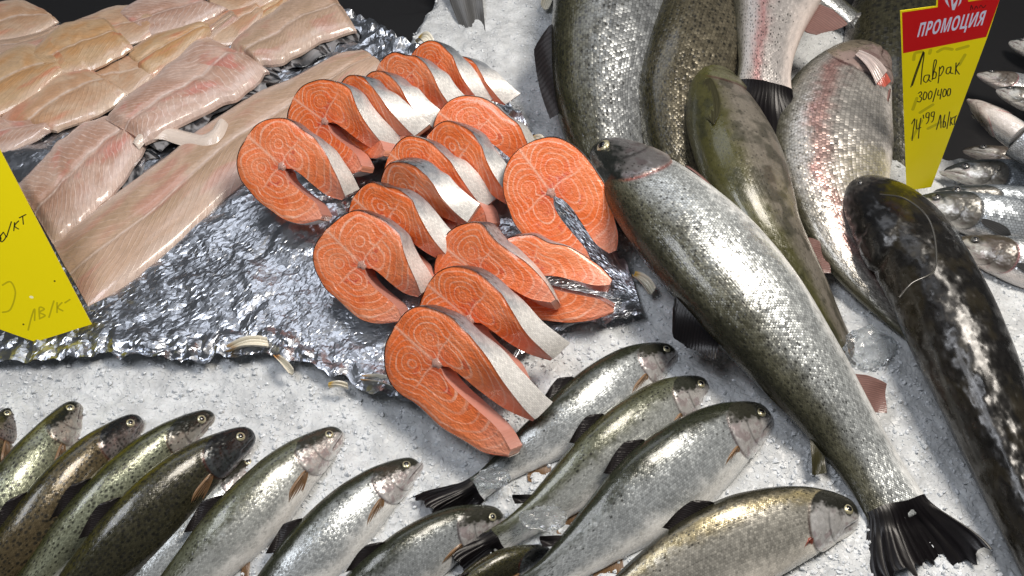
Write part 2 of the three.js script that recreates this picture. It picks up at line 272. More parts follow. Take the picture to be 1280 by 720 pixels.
function makeFish(o) {
  const pr = o.prof ?? TROUT, g = thing(o.name, o.label, o.category ?? 'fish', o.group);
  const roll = (o.roll ?? 0) * Math.PI / 180, cr = Math.cos(roll), sr = Math.sin(roll), y0 = o.y0 ?? 0.004, dm = o.deep ?? 1, wm = o.wide ?? 1;
  // centreline
  const n = o.pts.length, flat = o.pts.map((p) => P(p[0], p[1], y0 + .03)); let L0 = 0; const acc = [0];
  for (let i = 1; i < n; i++) { L0 += flat[i].distanceTo(flat[i - 1]); acc.push(L0); }
  const vert = (s) => Math.hypot(curveAt(pr.wid, s) * wm * cr, curveAt(pr.bot, s) * dm * sr) * L0;
  const ctr = o.pts.map((p, i) => P(p[0], p[1], y0 + (p[2] ?? 0) + vert(acc[i] / L0)));
  const crv = new THREE.CatmullRomCurve3(ctr, false, 'centripetal'); crv.arcLengthDivisions = 400; const L = crv.getLength();
  const hint = V3(o.dor[0], 0, o.dor[1]);
  const frame = (s) => {
    const t = clamp(s, 0, 1), c = crv.getPointAt(t), T = crv.getTangentAt(t);
    if (s > 1) c.addScaledVector(T, (s - 1) * L); if (s < 0) c.addScaledVector(T, s * L);
    let D = Y.clone().cross(T).normalize(); if (D.dot(hint) < 0) D.negate();
    const U = T.clone().cross(D); if (U.y < 0) U.negate();
    const tw = roll + (o.twist ?? 0) * Math.PI / 180 * s, cc = Math.cos(tw), ss = Math.sin(tw);
    return { c, T, D: D.clone().multiplyScalar(cc).addScaledVector(U, ss), N: U.clone().multiplyScalar(cc).addScaledVector(D, -ss) };
  };
  const disp = (s, v) => { // relative radial change
    let d = 0; const ge = gillEdge(pr, v), a = s - ge, act = sst(.18, .34, v) * sst(1, .86, v);
    d += act * (.05 * sst(-.12, -.02, a) * sst(.006, -.006, a) - .03 * gau(a - .008, .009));
    const a2 = a + .06 + .01 * v; d += -act * .03 * gau(a2, .007);
    const [ms0, mq0, ms1, mq1] = pr.mouth; if (s < ms1 + .02) { const mv = Math.acos(lerp(mq0, mq1, s / ms1)) / Math.PI; d -= (.16 * gau(v - mv, .03)) * sst(ms1 + .015, ms1 - .02, s) - .05 * gau(v - mv + .07, .04) * sst(ms1 + .02, ms1 - .02, s); }
    d -= .05 * gau(s - pr.eyeS, .02) * gau(v - Math.acos(pr.eyeQ) / Math.PI, .06);
    d += (fbm(s * 9, v * 4, o.seed ?? 7, 2) - .5) * .04;
    return d;
  };
  const surf = (s, th, extra = 0) => {
    const f = frame(s), c = Math.cos(th), sn = Math.sin(th), v = th <= Math.PI ? th / Math.PI : 2 - th / Math.PI;
    const k = 1 + disp(s, v) + extra, jaw = (o.jaw ?? 0) * gau(s, .02) * (v > .5 ? 1 : 0);
    const h = c >= 0 ? curveAt(pr.top, s) : curveAt(pr.bot, s) * (o.belly ? 1 + o.belly * gau(s - .42, .18) : 1);
    return f.c.clone().addScaledVector(f.D, Math.sign(c) * Math.pow(Math.abs(c), .94) * h * dm * L * k).addScaledVector(f.N, Math.sign(sn) * Math.pow(Math.abs(sn), .9) * curveAt(pr.wid, s) * wm * L * k).addScaledVector(f.T, -jaw * L);
  };
  const NU = o.nu ?? 150, NV = 52, sAt = (u) => Math.pow(u, 1.3);
  const body = gridGeo(NU, NV, (u, w) => { const s = sAt(u), th = w * Math.PI * 2, v = w <= .5 ? w * 2 : 2 - w * 2; return { p: surf(s, th), u: s, v }; }, true);
  { // close both ends
    const pos = Array.from(body.attributes.position.array), uv = Array.from(body.attributes.uv.array), ix = Array.from(body.index.array);
    for (const [row, s] of [[0, 0], [NU, 1]]) { const c = frame(s).c.clone().addScaledVector(frame(s).T, (s ? .004 : -.004) * L), k = pos.length / 3; pos.push(c.x, c.y, c.z); uv.push(s, .5); for (let j = 0; j < NV; j++) { const a = row * NV + j, b = row * NV + (j + 1) % NV; s ? ix.push(k, b, a) : ix.push(k, a, b); } }
    body.setAttribute('position', new THREE.Float32BufferAttribute(pos, 3)); body.setAttribute('uv', new THREE.Float32BufferAttribute(uv, 2)); body.setIndex(ix); body.computeVertexNormals();
  }
  mesh('body', body, o.mat, g);
  // eyes
  if (o.eyes !== false) for (const sg of o.bothEyes === false ? [1] : [1, -1]) {
    const th = sg > 0 ? Math.acos(pr.eyeQ) : 2 * Math.PI - Math.acos(pr.eyeQ), c = surf(pr.eyeS, th), f = frame(pr.eyeS);
    const out = surf(pr.eyeS, th, .3).sub(c).normalize(), r = pr.eyeR * L * (o.eyeK ?? 1);
    const orient = (m) => { m.quaternion.setFromUnitVectors(V3(0, 0, 1), out); };
    const e = mesh('eye', new THREE.SphereGeometry(r, 20, 14).scale(1, 1, .5), o.darkEye ? irisDark : irisMat, g); e.position.copy(c).addScaledVector(out, r * .08); orient(e);
    const p = mesh('pupil', new THREE.SphereGeometry(r * .56, 16, 10).scale(1, 1, .45), pupilMat, e); p.position.z = r * .36;
  }
  // fins: root from s0 to s1 at angle th on the body
  const fin = (name, mat, s0, s1, th, h, sweep, lean, shape) => {
    const f0 = frame((s0 + s1) / 2), c = surf((s0 + s1) / 2, th), mid = f0.c, outv = c.clone().sub(mid).normalize();
    const sidev = f0.T.clone().cross(outv).normalize(); if (sidev.y < 0) sidev.negate();
    const geo = sheetGeo(22, 10, (u, v) => {
      const s = lerp(s0, s1, u), b = surf(s, th, -.03), hh = h * L * shape(u) * v;
      const d = outv.clone().multiplyScalar(Math.cos(lean)).addScaledVector(sidev, Math.sin(lean)).addScaledVector(f0.T, sweep);
      return b.addScaledVector(d, hh).addScaledVector(sidev, .0004 * Math.sin(u * 60) * v + (o.finWave ?? .003) * Math.sin(u * 5 + v * 3) * v);
    }, (u, v) => .0011 * (1.2 - v));
    return mesh(name, geo, mat, g);
  };
  const F = o.fins ?? {}, A = Math.PI;
  if (F.dorsal) fin('dorsal_fin', F.dorsal.m ?? FIN.dark, F.dorsal.s?.[0] ?? .44, F.dorsal.s?.[1] ?? .58, 0, F.dorsal.h ?? .042, F.dorsal.sw ?? 1.1, F.dorsal.lean ?? .35, (u) => lerp(1, .5, u) * sst(-.1, .15, u));
  if (F.adipose) fin('adipose_fin', F.adipose.m ?? FIN.dark, .8, .84, 0, .04, 1.4, .1, (u) => 1 - .5 * u);
  if (F.anal) fin('anal_fin', F.anal.m ?? FIN.tan, F.anal.s?.[0] ?? .7, F.anal.s?.[1] ?? .79, A, F.anal.h ?? .07, .7, F.anal.lean ?? .2, (u) => lerp(1, .35, u) * sst(-.15, .15, u));
  if (F.pelvic) fin('pelvic_fin', F.pelvic.m ?? FIN.tan, .53, .56, A * .93, F.pelvic.h ?? .07, 1.2, .2, (u) => lerp(1, .6, u));
  if (F.pectoral) { // lies back along the flank
    const q = F.pectoral, s0 = q.s ?? pr.gill + .005, th0 = A * (q.v ?? .6), len = (q.len ?? .125) * L, f = frame(s0), c = surf(s0, th0), out = surf(s0, th0, .3).sub(c).normalize();
    const dn = f.T.clone().cross(out).normalize(); if (dn.dot(f.D) > 0) dn.negate(); // towards the belly
    const dir = f.T.clone().multiplyScalar(Math.cos(q.ang ?? .4)).addScaledVector(dn, Math.sin(q.ang ?? .4)), wd = dir.clone().cross(out).normalize();
    const geo = sheetGeo(16, 10, (u, v) => { const w = (.2 + .8 * Math.pow(u, .6)) * (1 - Math.pow(u, 5) * .75) * (q.wd ?? .24) * len; return c.clone().addScaledVector(dir, u * len * (1 - .18 * Math.abs(v - .4))).addScaledVector(wd, (v - .5) * 2 * w).addScaledVector(out, .0015 + .14 * len * u * (1 - u * .5) * (q.lift ?? 1) + .0008 * Math.sin(v * 30)); }, () => .001, (u, v) => [v * .6, u]);
    mesh('pectoral_fin', geo, q.m ?? FIN.tan, g);
  }
  if (o.tail) {
    const q = o.tail, f = frame(.972), len = (q.len ?? .13) * L * 1.1, half = q.half ?? .1, turn = q.turn ?? 0, h0 = (curveAt(pr.top, 1) + curveAt(pr.bot, 1)) / 2 * dm;
    const ax = f.T.clone().multiplyScalar(Math.cos(turn)).addScaledVector(f.D, Math.sin(turn)), dd = f.D.clone().multiplyScalar(Math.cos(turn)).addScaledVector(f.T, -Math.sin(turn)), rg = rng(o.seed ?? 3);
    const rag = Array.from({ length: 24 }, () => 1 - (q.rag ?? .05) * rg());
    const geo = sheetGeo(16, 46, (u, v) => {
      const a = v * 2 - 1, l = len * (1 - (q.fork ?? .3) * (1 - Math.pow(Math.abs(a), 1.3))) * lerp(rag[Math.floor(v * 22.99)], rag[Math.floor(v * 22.99) + 1], sst(.3, 1, v * 22.99 % 1)), w = lerp(h0 * .98, half, Math.pow(sst(.05, 1, u), .8)) * L;
      return f.c.clone().addScaledVector(ax, u * l).addScaledVector(dd, a * w).addScaledVector(f.N, .0008 * Math.sin(a * 45) * u + (q.wave ?? .01) * Math.sin(a * 4 + (q.ph ?? 0)) * u).addScaledVector(Y, -(q.droop ?? .2) * len * u * u);
    }, (u, v) => lerp(.024 * L * wm * Math.sqrt(Math.max(.02, 1 - Math.pow(2 * v - 1, 2))), .0012, sst(0, .4, u)), (u, v) => [v, u]);
    mesh('tail_fin', geo, q.m ?? FIN.dark, g);
  }
  return { g, frame, surf, L };
}

// --- skins
const spots = (d, r, from, to, grid = 60, a = .85) => ({ d, r, from, to, grid, a });
const SK = {
  olive: fishTex({ seed: 11, back: [.04, .043, .014], flank: [.24, .25, .17], belly: [.62, .6, .55], b0: .1, b1: .42, b2: .6, b3: .78, headTop: [.012, .014, .01], cheek: [.36, .34, .3], spot: spots(.75, .33, .3, .75, 64), m0: .15, m1: .45, var: .5, mid: [.3, .33, .24], midAt: .4, midW: .1 }),
  brown: fishTex({ seed: 23, back: [.04, .036, .01], flank: [.11, .085, .045], belly: [.42, .37, .33], b0: .05, b1: .4, b2: .66, b3: .88, headTop: [.008, .009, .01], cheek: [.2, .18, .17], spot: spots(.85, .36, .5, .95, 60), m0: .12, m1: .35, var: .5 }),
  dark: fishTex({ seed: 37, back: [.02, .02, .008], flank: [.04, .038, .022], belly: [.3, .28, .27], b0: .1, b1: .45, b2: .72, b3: .95, headTop: [.007, .008, .009], cheek: [.07, .08, .085], spot: spots(.85, .34, .5, .98, 66), m0: .1, m1: .25, var: .6, mid: [.055, .05, .012], midAt: .14, midW: .1, jaw: [.3, .28, .28] }),
  silver: fishTex({ seed: 41, back: [.05, .05, .02], flank: [.5, .52, .5], belly: [.76, .75, .72], b0: .26, b1: .5, b2: .56, b3: .76, headTop: [.03, .032, .025], cheek: [.62, .6, .58], spot: spots(.55, .27, .2, .52, 62), m0: .2, m1: .5, var: .35, edge: .25, mid: [.12, .13, .09], midAt: .26, midW: .1 }),
  steel: fishTex({ seed: 53, back: [.03, .034, .02], flank: [.46, .49, .5], belly: [.76, .76, .74], b0: .22, b1: .46, b2: .54, b3: .76, headTop: [.03, .03, .022], cheek: [.6, .58, .57], spot: spots(.5, .24, .15, .5, 70), m0: .22, m1: .52, var: .42, edge: .35 }),
  gold: fishTex({ seed: 67, back: [.03, .028, .016], flank: [.54, .52, .46], belly: [.76, .72, .64], b0: .08, b1: .4, b2: .54, b3: .76, headTop: [.02, .02, .016], cheek: [.66, .65, .64], spot: spots(.4, .22, .2, .45, 70), m0: .25, m1: .55, var: .5, mid: [.35, .29, .15], midAt: .24, midW: .07 }),
  rainbow: fishTex({ w: 1408, h: 480, seed: 71, scales: 175, back: [.03, .03, .018], flank: [.54, .57, .57], belly: [.76, .77, .76], b0: .22, b1: .56, b2: .68, b3: .84, headTop: [.012, .014, .012], cheek: [.2, .19, .19], jaw: [.62, .56, .53], spot: spots(.6, .26, .3, .66, 110), m0: .2, m1: .55, var: .6, edge: .42, bump: .38, mid: [.1, .098, .062], midAt: .3, midW: .1, gillLine: [.3, .06, .04] }),
  pile: fishTex({ w: 1280, h: 416, seed: 83, scales: 140, back: [.03, .03, .013], flank: [.42, .44, .45], belly: [.6, .6, .6], b0: .2, b1: .62, b2: .8, b3: .95, headTop: [.02, .02, .016], cheek: [.3, .3, .3], spot: spots(.65, .27, .35, .7, 100), m0: .2, m1: .7, var: .6, edge: .42, bump: .42, mid: [.08, .078, .05], midAt: .26, midW: .1 }),
  brownpile: fishTex({ w: 1280, h: 416, seed: 97, scales: 135, back: [.035, .032, .014], flank: [.13, .115, .08], belly: [.4, .38, .35], b0: .1, b1: .5, b2: .75, b3: .95, spot: spots(.8, .29, .5, .9, 95), m0: .15, m1: .45, var: .6, edge: .4, bump: .42 }),
  pinkpile: fishTex({ w: 1280, h: 416, seed: 101, scales: 135, back: [.09, .085, .06], flank: [.34, .32, .31], belly: [.66, .58, .54], b0: .06, b1: .3, b2: .62, b3: .85, spot: spots(.7, .25, .35, .75, 105), m0: .15, m1: .3, var: .2, edge: .12, bump: .3, mid: [.34, .16, .16], midAt: .4, midW: .07, r: .34 }),
  scaly: fishTex({ w: 1280, h: 416, seed: 109, scales: 120, back: [.1, .095, .06], flank: [.48, .46, .43], belly: [.7, .66, .63], b0: .06, b1: .34, b2: .7, b3: .9, headTop: [.18, .15, .11], cheek: [.44, .33, .3], jaw: [.56, .45, .41], spot: spots(.35, .2, .2, .6, 105), m0: .35, m1: .6, var: .4, edge: .36, bump: .42, mid: [.42, .24, .22], midAt: .4, midW: .06 }),
  moss: fishTex({ w: 1024, h: 384, seed: 127, scales: 150, back: [.06, .058, .018], flank: [.2, .18, .15], belly: [.4, .36, .33], b0: .3, b1: .5, b2: .8, b3: .96, headTop: [.07, .07, .02], cheek: [.2, .2, .12], spot: spots(.4, .22, .4, .8, 95, .6), blotch: [.02, .022, .012], blotchK: .6, m0: .1, m1: .25, var: .15, edge: .12, bump: .25, r: .34 }),
  bass: fishTex({ prof: BASS, seed: 131, scales: 78, back: [.05, .065, .085], flank: [.42, .46, .5], belly: [.7, .67, .64], b0: .08, b1: .36, b2: .68, b3: .85, headTop: [.03, .035, .035], cheek: [.5, .5, .48], oper: [.06, .055, .045], cheekMetal: .2, jaw: [.62, .6, .56], m0: .3, m1: .5, var: .3, edge: .55, bump: .35, gillLine: [.02, .015, .012] }),
  bassb: fishTex({ prof: BASS, seed: 139, scales: 78, back: [.06, .075, .09], flank: [.46, .48, .5], belly: [.72, .67, .64], b0: .08, b1: .32, b2: .62, b3: .8, headTop: [.06, .05, .035], cheek: [.46, .45, .42], oper: [.06, .045, .035], cheekMetal: .2, jaw: [.62, .56, .52], blotch: [.3, .02, .015], blotchK: .0, m0: .3, m1: .5, var: .3, edge: .55, bump: .35, gillLine: [.3, .02, .02] }),
  cat: fishTex({ prof: CAT, w: 1280, h: 416, seed: 149, scales: 130, back: [.006, .0055, .005], flank: [.016, .013, .009], belly: [.05, .045, .03], b0: .25, b1: .55, b2: .7, b3: .95, headTop: [.005, .005, .0055], cheek: [.008, .008, .008], jaw: [.008, .008, .007], blotch: [.03, .024, .012], blotchK: .4, m0: 0, m1: 0, cheekMetal: 0, r: .3, var: .05, edge: 0, smooth: .6, coat: .25, gillLine: [.006, .005, .005] }),
};
const stdFins = (x = {}) => ({ dorsal: {}, adipose: {}, anal: {}, pelvic: {}, pectoral: {}, ...x });
const GB = 'trout laid in a slanting row on the ice';

// lower left row (back faces up-left)
const LR = { name: 'trout', category: 'trout', group: GB, dor: [-.75, -.65], tail: {} };
makeFish({ ...LR, seed: 1, label: 'spotted trout cut off by the row end, beside the green headed trout', pts: [[16, 512], [-20, 575], [-90, 670], [-170, 760]], mat: SK.brown, roll: 48, fins: stdFins(), y0: -0.007 });
makeFish({ ...LR, seed: 2, label: 'olive green trout with silvery gill cover and blunt black head', pts: [[97, 505], [62, 556], [0, 640], [-90, 740], [-150, 800]], mat: SK.olive, roll: 44, fins: stdFins(), y0: -0.007 });
makeFish({ ...LR, seed: 3, label: 'brown spotted trout lying between the olive green trout and the slim green trout', pts: [[175, 523], [120, 572], [45, 660], [-40, 760], [-90, 830]], mat: SK.brown, roll: 52, fins: stdFins(), y0: -0.001 });
makeFish({ ...LR, seed: 4, label: 'slim green trout, its flank half covered by the darkest trout', pts: [[266, 518], [205, 558], [118, 640], [30, 740], [-20, 810]], mat: SK.olive, roll: 52, fins: stdFins(), y0: -0.007, deep: .88 });
makeFish({ ...LR, seed: 5, label: 'darkest trout, near black with wet spotted flank and olive back', pts: [[316, 541], [245, 588], [150, 680], [60, 780], [10, 850]], mat: SK.dark, roll: 46, fins: stdFins(), y0: 0.005 });
makeFish({ ...LR, seed: 6, label: 'silver trout squeezed under the darkest trout, only its eye and flank showing', pts: [[322, 572], [285, 612], [215, 690], [140, 770], [80, 840]], mat: SK.steel, roll: 30, fins: stdFins(), y0: -0.015, deep: .85 });
makeFish({ ...LR, seed: 7, label: 'olive backed trout with bright silver gill cover and a red gill edge', pts: [[426, 540], [372, 582], [295, 660], [195, 765], [140, 830]], mat: SK.silver, roll: 32, fins: stdFins({ pectoral: { ang: .35, m: FIN.tan } }), y0: -0.003, deep: 1.02 });
makeFish({ ...LR, seed: 8, label: 'pale bellied trout with open pink mouth and grey speckled head', pts: [[523, 580], [472, 614], [398, 685], [300, 790], [250, 850]], mat: SK.steel, roll: 24, fins: stdFins({ pectoral: { ang: .45, m: FIN.tan } }), y0: -0.007, deep: 1.05, jaw: .012 });
// lower middle row
const MR = { name: 'trout', category: 'trout', group: 'silver trout laid head to tail in front of the steaks', dor: [-.6, -.75] };
makeFish({ ...MR, seed: 9, label: 'silver trout lying under the salmon steak flaps with black mark behind its gills', pts: [[843, 440], [795, 462], [720, 520], [640, 577], [588, 618]], mat: SK.steel, roll: 26, fins: stdFins({ pelvic: { m: FIN.black } }), tail: { len: .2, half: .105, turn: .05, m: FIN.black, droop: -.02, fork: .2, rag: .15 }, y0: -0.003, deep: 1.12 });
makeFish({ ...MR, seed: 10, label: 'green backed silver trout with lumps of ice melting on its flank', pts: [[884, 482], [838, 506], [760, 568], [680, 636], [615, 682]], mat: SK.silver, roll: 33, fins: stdFins({ pectoral: { ang: .5, m: FIN.tan } }), tail: { len: .16, half: .12, m: FIN.black, turn: -.1, droop: -.05, fork: .15, rag: .1 }, y0: -0.005, deep: 1.12 });
makeFish({ ...MR, seed: 11, label: 'grey flanked silver trout between the green backed and the golden trout', pts: [[961, 520], [912, 542], [828, 602], [725, 690], [650, 750]], mat: SK.steel, roll: 28, fins: stdFins({ pectoral: { ang: .5, m: FIN.tan } }), tail: { m: FIN.dark }, y0: -0.003, deep: 1.22 });
makeFish({ ...MR, seed: 12, label: 'gold tinged silver trout with red pectoral fin touching the big trout tail', dor: [-.35, -.9], pts: [[1070, 643], [1010, 650], [910, 682], [800, 740], [700, 810]], mat: SK.gold, roll: 32, fins: stdFins({ pectoral: { ang: 1.0, m: FIN.red, len: .1 } }), tail: {}, y0: -0.001, deep: 1.2 });
makeFish({ ...MR, seed: 13, label: 'trout with blue grey back peering out beneath two dark tail fins', pts: [[628, 646], [575, 662], [500, 710], [400, 790], [340, 850]], mat: SK.steel, roll: 42, fins: stdFins(), tail: {}, y0: -0.007, deep: 1.1 });
makeFish({ ...MR, seed: 14, label: 'black headed trout with wet dark snout by the lump of ice', pts: [[688, 690], [630, 708], [560, 760], [480, 830]], mat: SK.dark, roll: 62, fins: stdFins(), tail: {}, y0: -0.011, eyes: false });

// the pile on the right
const PG = 'large trout piled up behind the big rainbow trout';
makeFish({ name: 'large_trout', category: 'trout', group: PG, seed: 21, label: 'large silver trout lying under the big trout head, beside open ice', dor: [-1, 0], pts: [[785, -130, .02], [775, -70, .02], [762, 30, .01], [752, 130, 0], [772, 220, 0], [815, 290, 0], [868, 345, 0]], mat: SK.pile, roll: 12, deep: .92, fins: { dorsal: { m: FIN.dark, h: .03, s: [.54, .7], lean: -.5, sw: 1 }, pectoral: { v: .7, m: FIN.pink } }, tail: {}, y0: .0 });
makeFish({ name: 'large_trout', category: 'trout', group: PG, seed: 22, label: 'brown speckled trout lying between the silver trout and the moss green fish', dor: [-1, .1], pts: [[905, -60], [890, -10, .01], [868, 60, .01], [848, 140], [862, 225], [912, 305], [962, 365]], mat: SK.brownpile, roll: 18, deep: .9, fins: { dorsal: { m: FIN.dark, lean: .1 } }, tail: {}, y0: .0 });
makeFish({ name: 'large_trout', category: 'trout', group: PG, seed: 24, label: 'scaly silver pink trout with torn gills beside the black catfish', dor: [-1, .2], pts: [[1096, 64, .03], [1072, 84, .02], [1042, 145, .01], [1036, 225], [1066, 310], [1120, 382], [1176, 428]], mat: SK.scaly, roll: 5, deep: 1.28, fins: { pectoral: { v: .8, m: FIN.pink }, dorsal: {} }, tail: {}, y0: .004, eyes: false });
makeFish({ name: 'large_trout', category: 'trout', group: PG, seed: 25, label: 'pinkish grey trout hanging tail first with black tail fin over the scaly trout', dor: [-1, 0], pts: [[990, -170, .05], [984, -120, .05], [972, -55, .05], [966, 0, .05], [958, 60, .055], [955, 120, .06]], mat: SK.pinkpile, roll: 5, deep: 1.28, fins: { anal: { m: FIN.pink }, dorsal: {} }, tail: { m: FIN.black, len: .17, half: .13, fork: .1, droop: .05 }, y0: .01, eyes: false });
makeFish({ name: 'moss_green_fish', category: 'fish', seed: 23, label: 'moss green fish lying back up beside the big trout', dor: [-.7, .4], pts: [[884, 84, .03], [892, 110, .03], [918, 185, .03], [952, 270, .025], [1004, 350, .01], [1048, 425, -.01], [1066, 452, -.02]], mat: SK.moss, roll: 16, deep: 1.02, wide: 1.1, fins: { pectoral: { m: FIN.olive, v: .3, len: .2, wd: .16, lift: .35, ang: -.1 }, anal: { m: FIN.pink } }, tail: { m: FIN.tan, len: .05, half: .05 }, y0: .01, eyes: false });
makeFish({ name: 'rainbow_trout', category: 'trout', seed: 31, label: 'biggest trout, long and silver, lying across the pile with its ragged black tail on ice', dor: [-.75, .6], nu: 220,
  pts: [[752, 183, .055], [786, 214, .055], [845, 276, .05], [925, 366, .035], [1014, 476, .015], [1082, 574, .0], [1130, 648, .0]], mat: SK.rainbow, prof: BIG, roll: -6, deep: 1.06, belly: 0,
  fins: { dorsal: { m: FIN.black, s: [.44, .56], h: .06, lean: -.5, sw: .8 }, adipose: { m: FIN.olive }, anal: { m: FIN.pink, h: .065, lean: -.2, s: [.745, .82] }, pectoral: { v: .86, m: FIN.pink, ang: .1, len: .09, wd: .14 } }, tail: { len: .13, half: .11, m: FIN.black, rag: .24, fork: .15, turn: .1, droop: -.02 }, y0: .006 });

{ // torn gills of the scaly trout
  const t6 = scene.children.find((o) => o.userData.label?.startsWith('scaly silver pink')), gm = (c) => new THREE.MeshPhysicalMaterial({ color: new THREE.Color().setRGB(...c), map: rayTex, roughness: .35, clearcoat: .5, side: THREE.DoubleSide });
  const fan = (x0, y0, x1, y1, w, h, m) => mesh('gill', sheetGeo(14, 18, (u, v) => { const dx = x1 - x0, dy = y1 - y0, l = Math.hypot(dx, dy), k = (v - .5) * w * (.35 + .65 * u); const p = P(x0 + dx * u - dy / l * k, y0 + dy * u + dx / l * k, h); p.y = h + .008 * Math.sin(u * 2.4) + .0012 * Math.sin(v * 40) - .012 * u; return p; }, () => .002, (u, v) => [v * .5, u]), m, t6);
  fan(1072, 66, 1104, 92, 22, .085, gm([.5, .42, .4])); fan(1088, 84, 1108, 104, 20, .075, gm([.5, .1, .07]));
}
// catfish
{
  const c = makeFish({ name: 'catfish', category: 'catfish', seed: 41, label: 'glossy black catfish lying belly down with a long thin barbel', prof: CAT, dor: [.8, -.4], pts: [[1088, 236, .02], [1110, 268, .02], [1160, 350, .015], [1215, 470, .01], [1275, 620, .0], [1330, 760], [1370, 860]], mat: SK.cat, roll: 78, deep: 1.1, wide: .92, y0: .008, nu: 200, fins: {}, tail: {}, darkEye: true });
  const bar = new THREE.CatmullRomCurve3([[1100, 243, .1], [1130, 248, .115], [1158, 270, .118], [1170, 310, .118], [1166, 340, .116], [1140, 354, .112], [1124, 372, .105]].map((q) => P(q[0], q[1], q[2])));
  mesh('barbel', new THREE.TubeGeometry(bar, 60, .0011, 6), new THREE.MeshPhysicalMaterial({ color: new THREE.Color().setRGB(.05, .048, .042), roughness: .25, clearcoat: .6 }), c.g);
}

// sea bass on the right
const BG = 'silver sea bass in a row behind the catfish', BS = { name: 'sea_bass', category: 'sea bass', group: BG, prof: BASS, tail: {}, darkEye: true };
makeFish({ ...BS, seed: 51, label: 'sea bass with blood red gill lying lowest in the bass row', dor: [.1, -1], pts: [[1194, 300], [1226, 312], [1300, 332], [1400, 350], [1470, 358]], mat: SK.bassb, roll: 30, y0: .0, deep: 1.1, fins: { pectoral: { m: FIN.grey, len: .13, ang: .1, v: .6 } } });
makeFish({ ...BS, seed: 52, label: 'sea bass with clear dark eye beneath the yellow tag spike', dor: [.1, -1], pts: [[1143, 250], [1178, 258], [1260, 274], [1360, 285], [1430, 290]], mat: SK.bass, roll: 30, y0: .0, deep: 1.05, fins: { pectoral: { m: FIN.grey, len: .13, ang: .3, v: .62 } } });
makeFish({ ...BS, seed: 53, label: 'sea bass almost hidden behind the clear eyed bass, only its back showing', dor: [.1, -1], pts: [[1168, 240, .0], [1200, 244], [1280, 252], [1370, 262], [1440, 266]], mat: SK.bass, roll: 35, y0: .012, deep: .7 });
makeFish({ ...BS, seed: 54, label: 'sea bass with open jaws right of the yellow tag', dor: [.1, -1], pts: [[1180, 214], [1212, 216], [1290, 226], [1380, 236], [1440, 240]], mat: SK.bass, roll: 30, y0: .01, deep: 0.95, jaw: .02 });
makeFish({ ...BS, seed: 55, label: 'dark sea bass with red gill behind the open jawed bass', dor: [.1, -1], pts: [[1204, 188], [1232, 192], [1300, 206], [1380, 218], [1440, 226]], mat: SK.bassb, roll: 15, y0: .006, deep: .7 });
makeFish({ ...BS, seed: 56, label: 'pale bellied sea bass lying on its back over the bass row', dor: [.5, .8], pts: [[1212, 128, .045], [1240, 148, .045], [1300, 190, .04], [1370, 240, .03], [1420, 270, .02]], mat: SK.bassb, roll: -50, y0: .02, deep: .95, jaw: .015 });
makeFish({ ...BS, seed: 57, label: 'shadowy bass with bloodied head at the back of the row', dor: [.2, -1], pts: [[1222, 92], [1250, 100], [1320, 120], [1400, 140]], mat: SK.bassb, roll: 10, y0: .0 });
makeFish({ ...BS, seed: 58, label: 'small sea bass peeking out between the pale bellied bass and the bloodied one', dor: [.2, -1], pts: [[1246, 112, .01], [1272, 120, .01], [1340, 140], [1420, 160]], mat: SK.bass, roll: 25, y0: .01 });
makeFish({ ...BS, seed: 59, label: 'sea bass lying deepest in the shade behind the yellow price tag', dor: [.2, -1], pts: [[1262, 52], [1290, 60], [1360, 78], [1440, 96]], mat: SK.bass, roll: 25, y0: -.02 });
makeFish({ name: 'large_trout', category: 'trout', group: PG, seed: 61, label: 'dark trout in shadow behind the yellow price tag', dor: [1, 0], pts: [[1140, -60], [1128, 0], [1115, 90], [1118, 190], [1128, 260]], mat: SK.dark, roll: 20, y0: -.03, tail: {}, fins: {}, eyes: false });
makeFish({ name: 'large_trout', category: 'trout', group: PG, seed: 62, label: 'grey trout tail part lying across behind the scaly trout head', dor: [.3, -1], pts: [[900, -90], [940, -62], [1000, -22], [1050, 10], [1075, 26]], mat: SK.pile, roll: 10, y0: .02, tail: { m: FIN.grey, len: .1, half: .09 }, fins: {}, eyes: false, deep: 1.1 });
makeFish({ name: 'large_trout', category: 'trout', group: PG, seed: 63, label: 'dark silver trout wedged behind the big silver trout gills', dor: [-1, -.4], pts: [[900, -120], [870, -60], [830, 10], [800, 80], [790, 120]], mat: SK.pile, roll: 0, y0: -.02, tail: {}, fins: {}, eyes: false });
makeFish({ name: 'trout', category: 'trout', group: PG, seed: 64, label: 'trout whose grey tail tip points down onto open ice behind the steaks', dor: [-1, 0], pts: [[520, -230], [535, -170], [568, -60], [580, -12]], mat: SK.pile, roll: 0, y0: .012, tail: { m: FIN.grey, len: .34, half: .01, fork: 0, droop: 0, rag: 0 }, fins: {}, eyes: false });

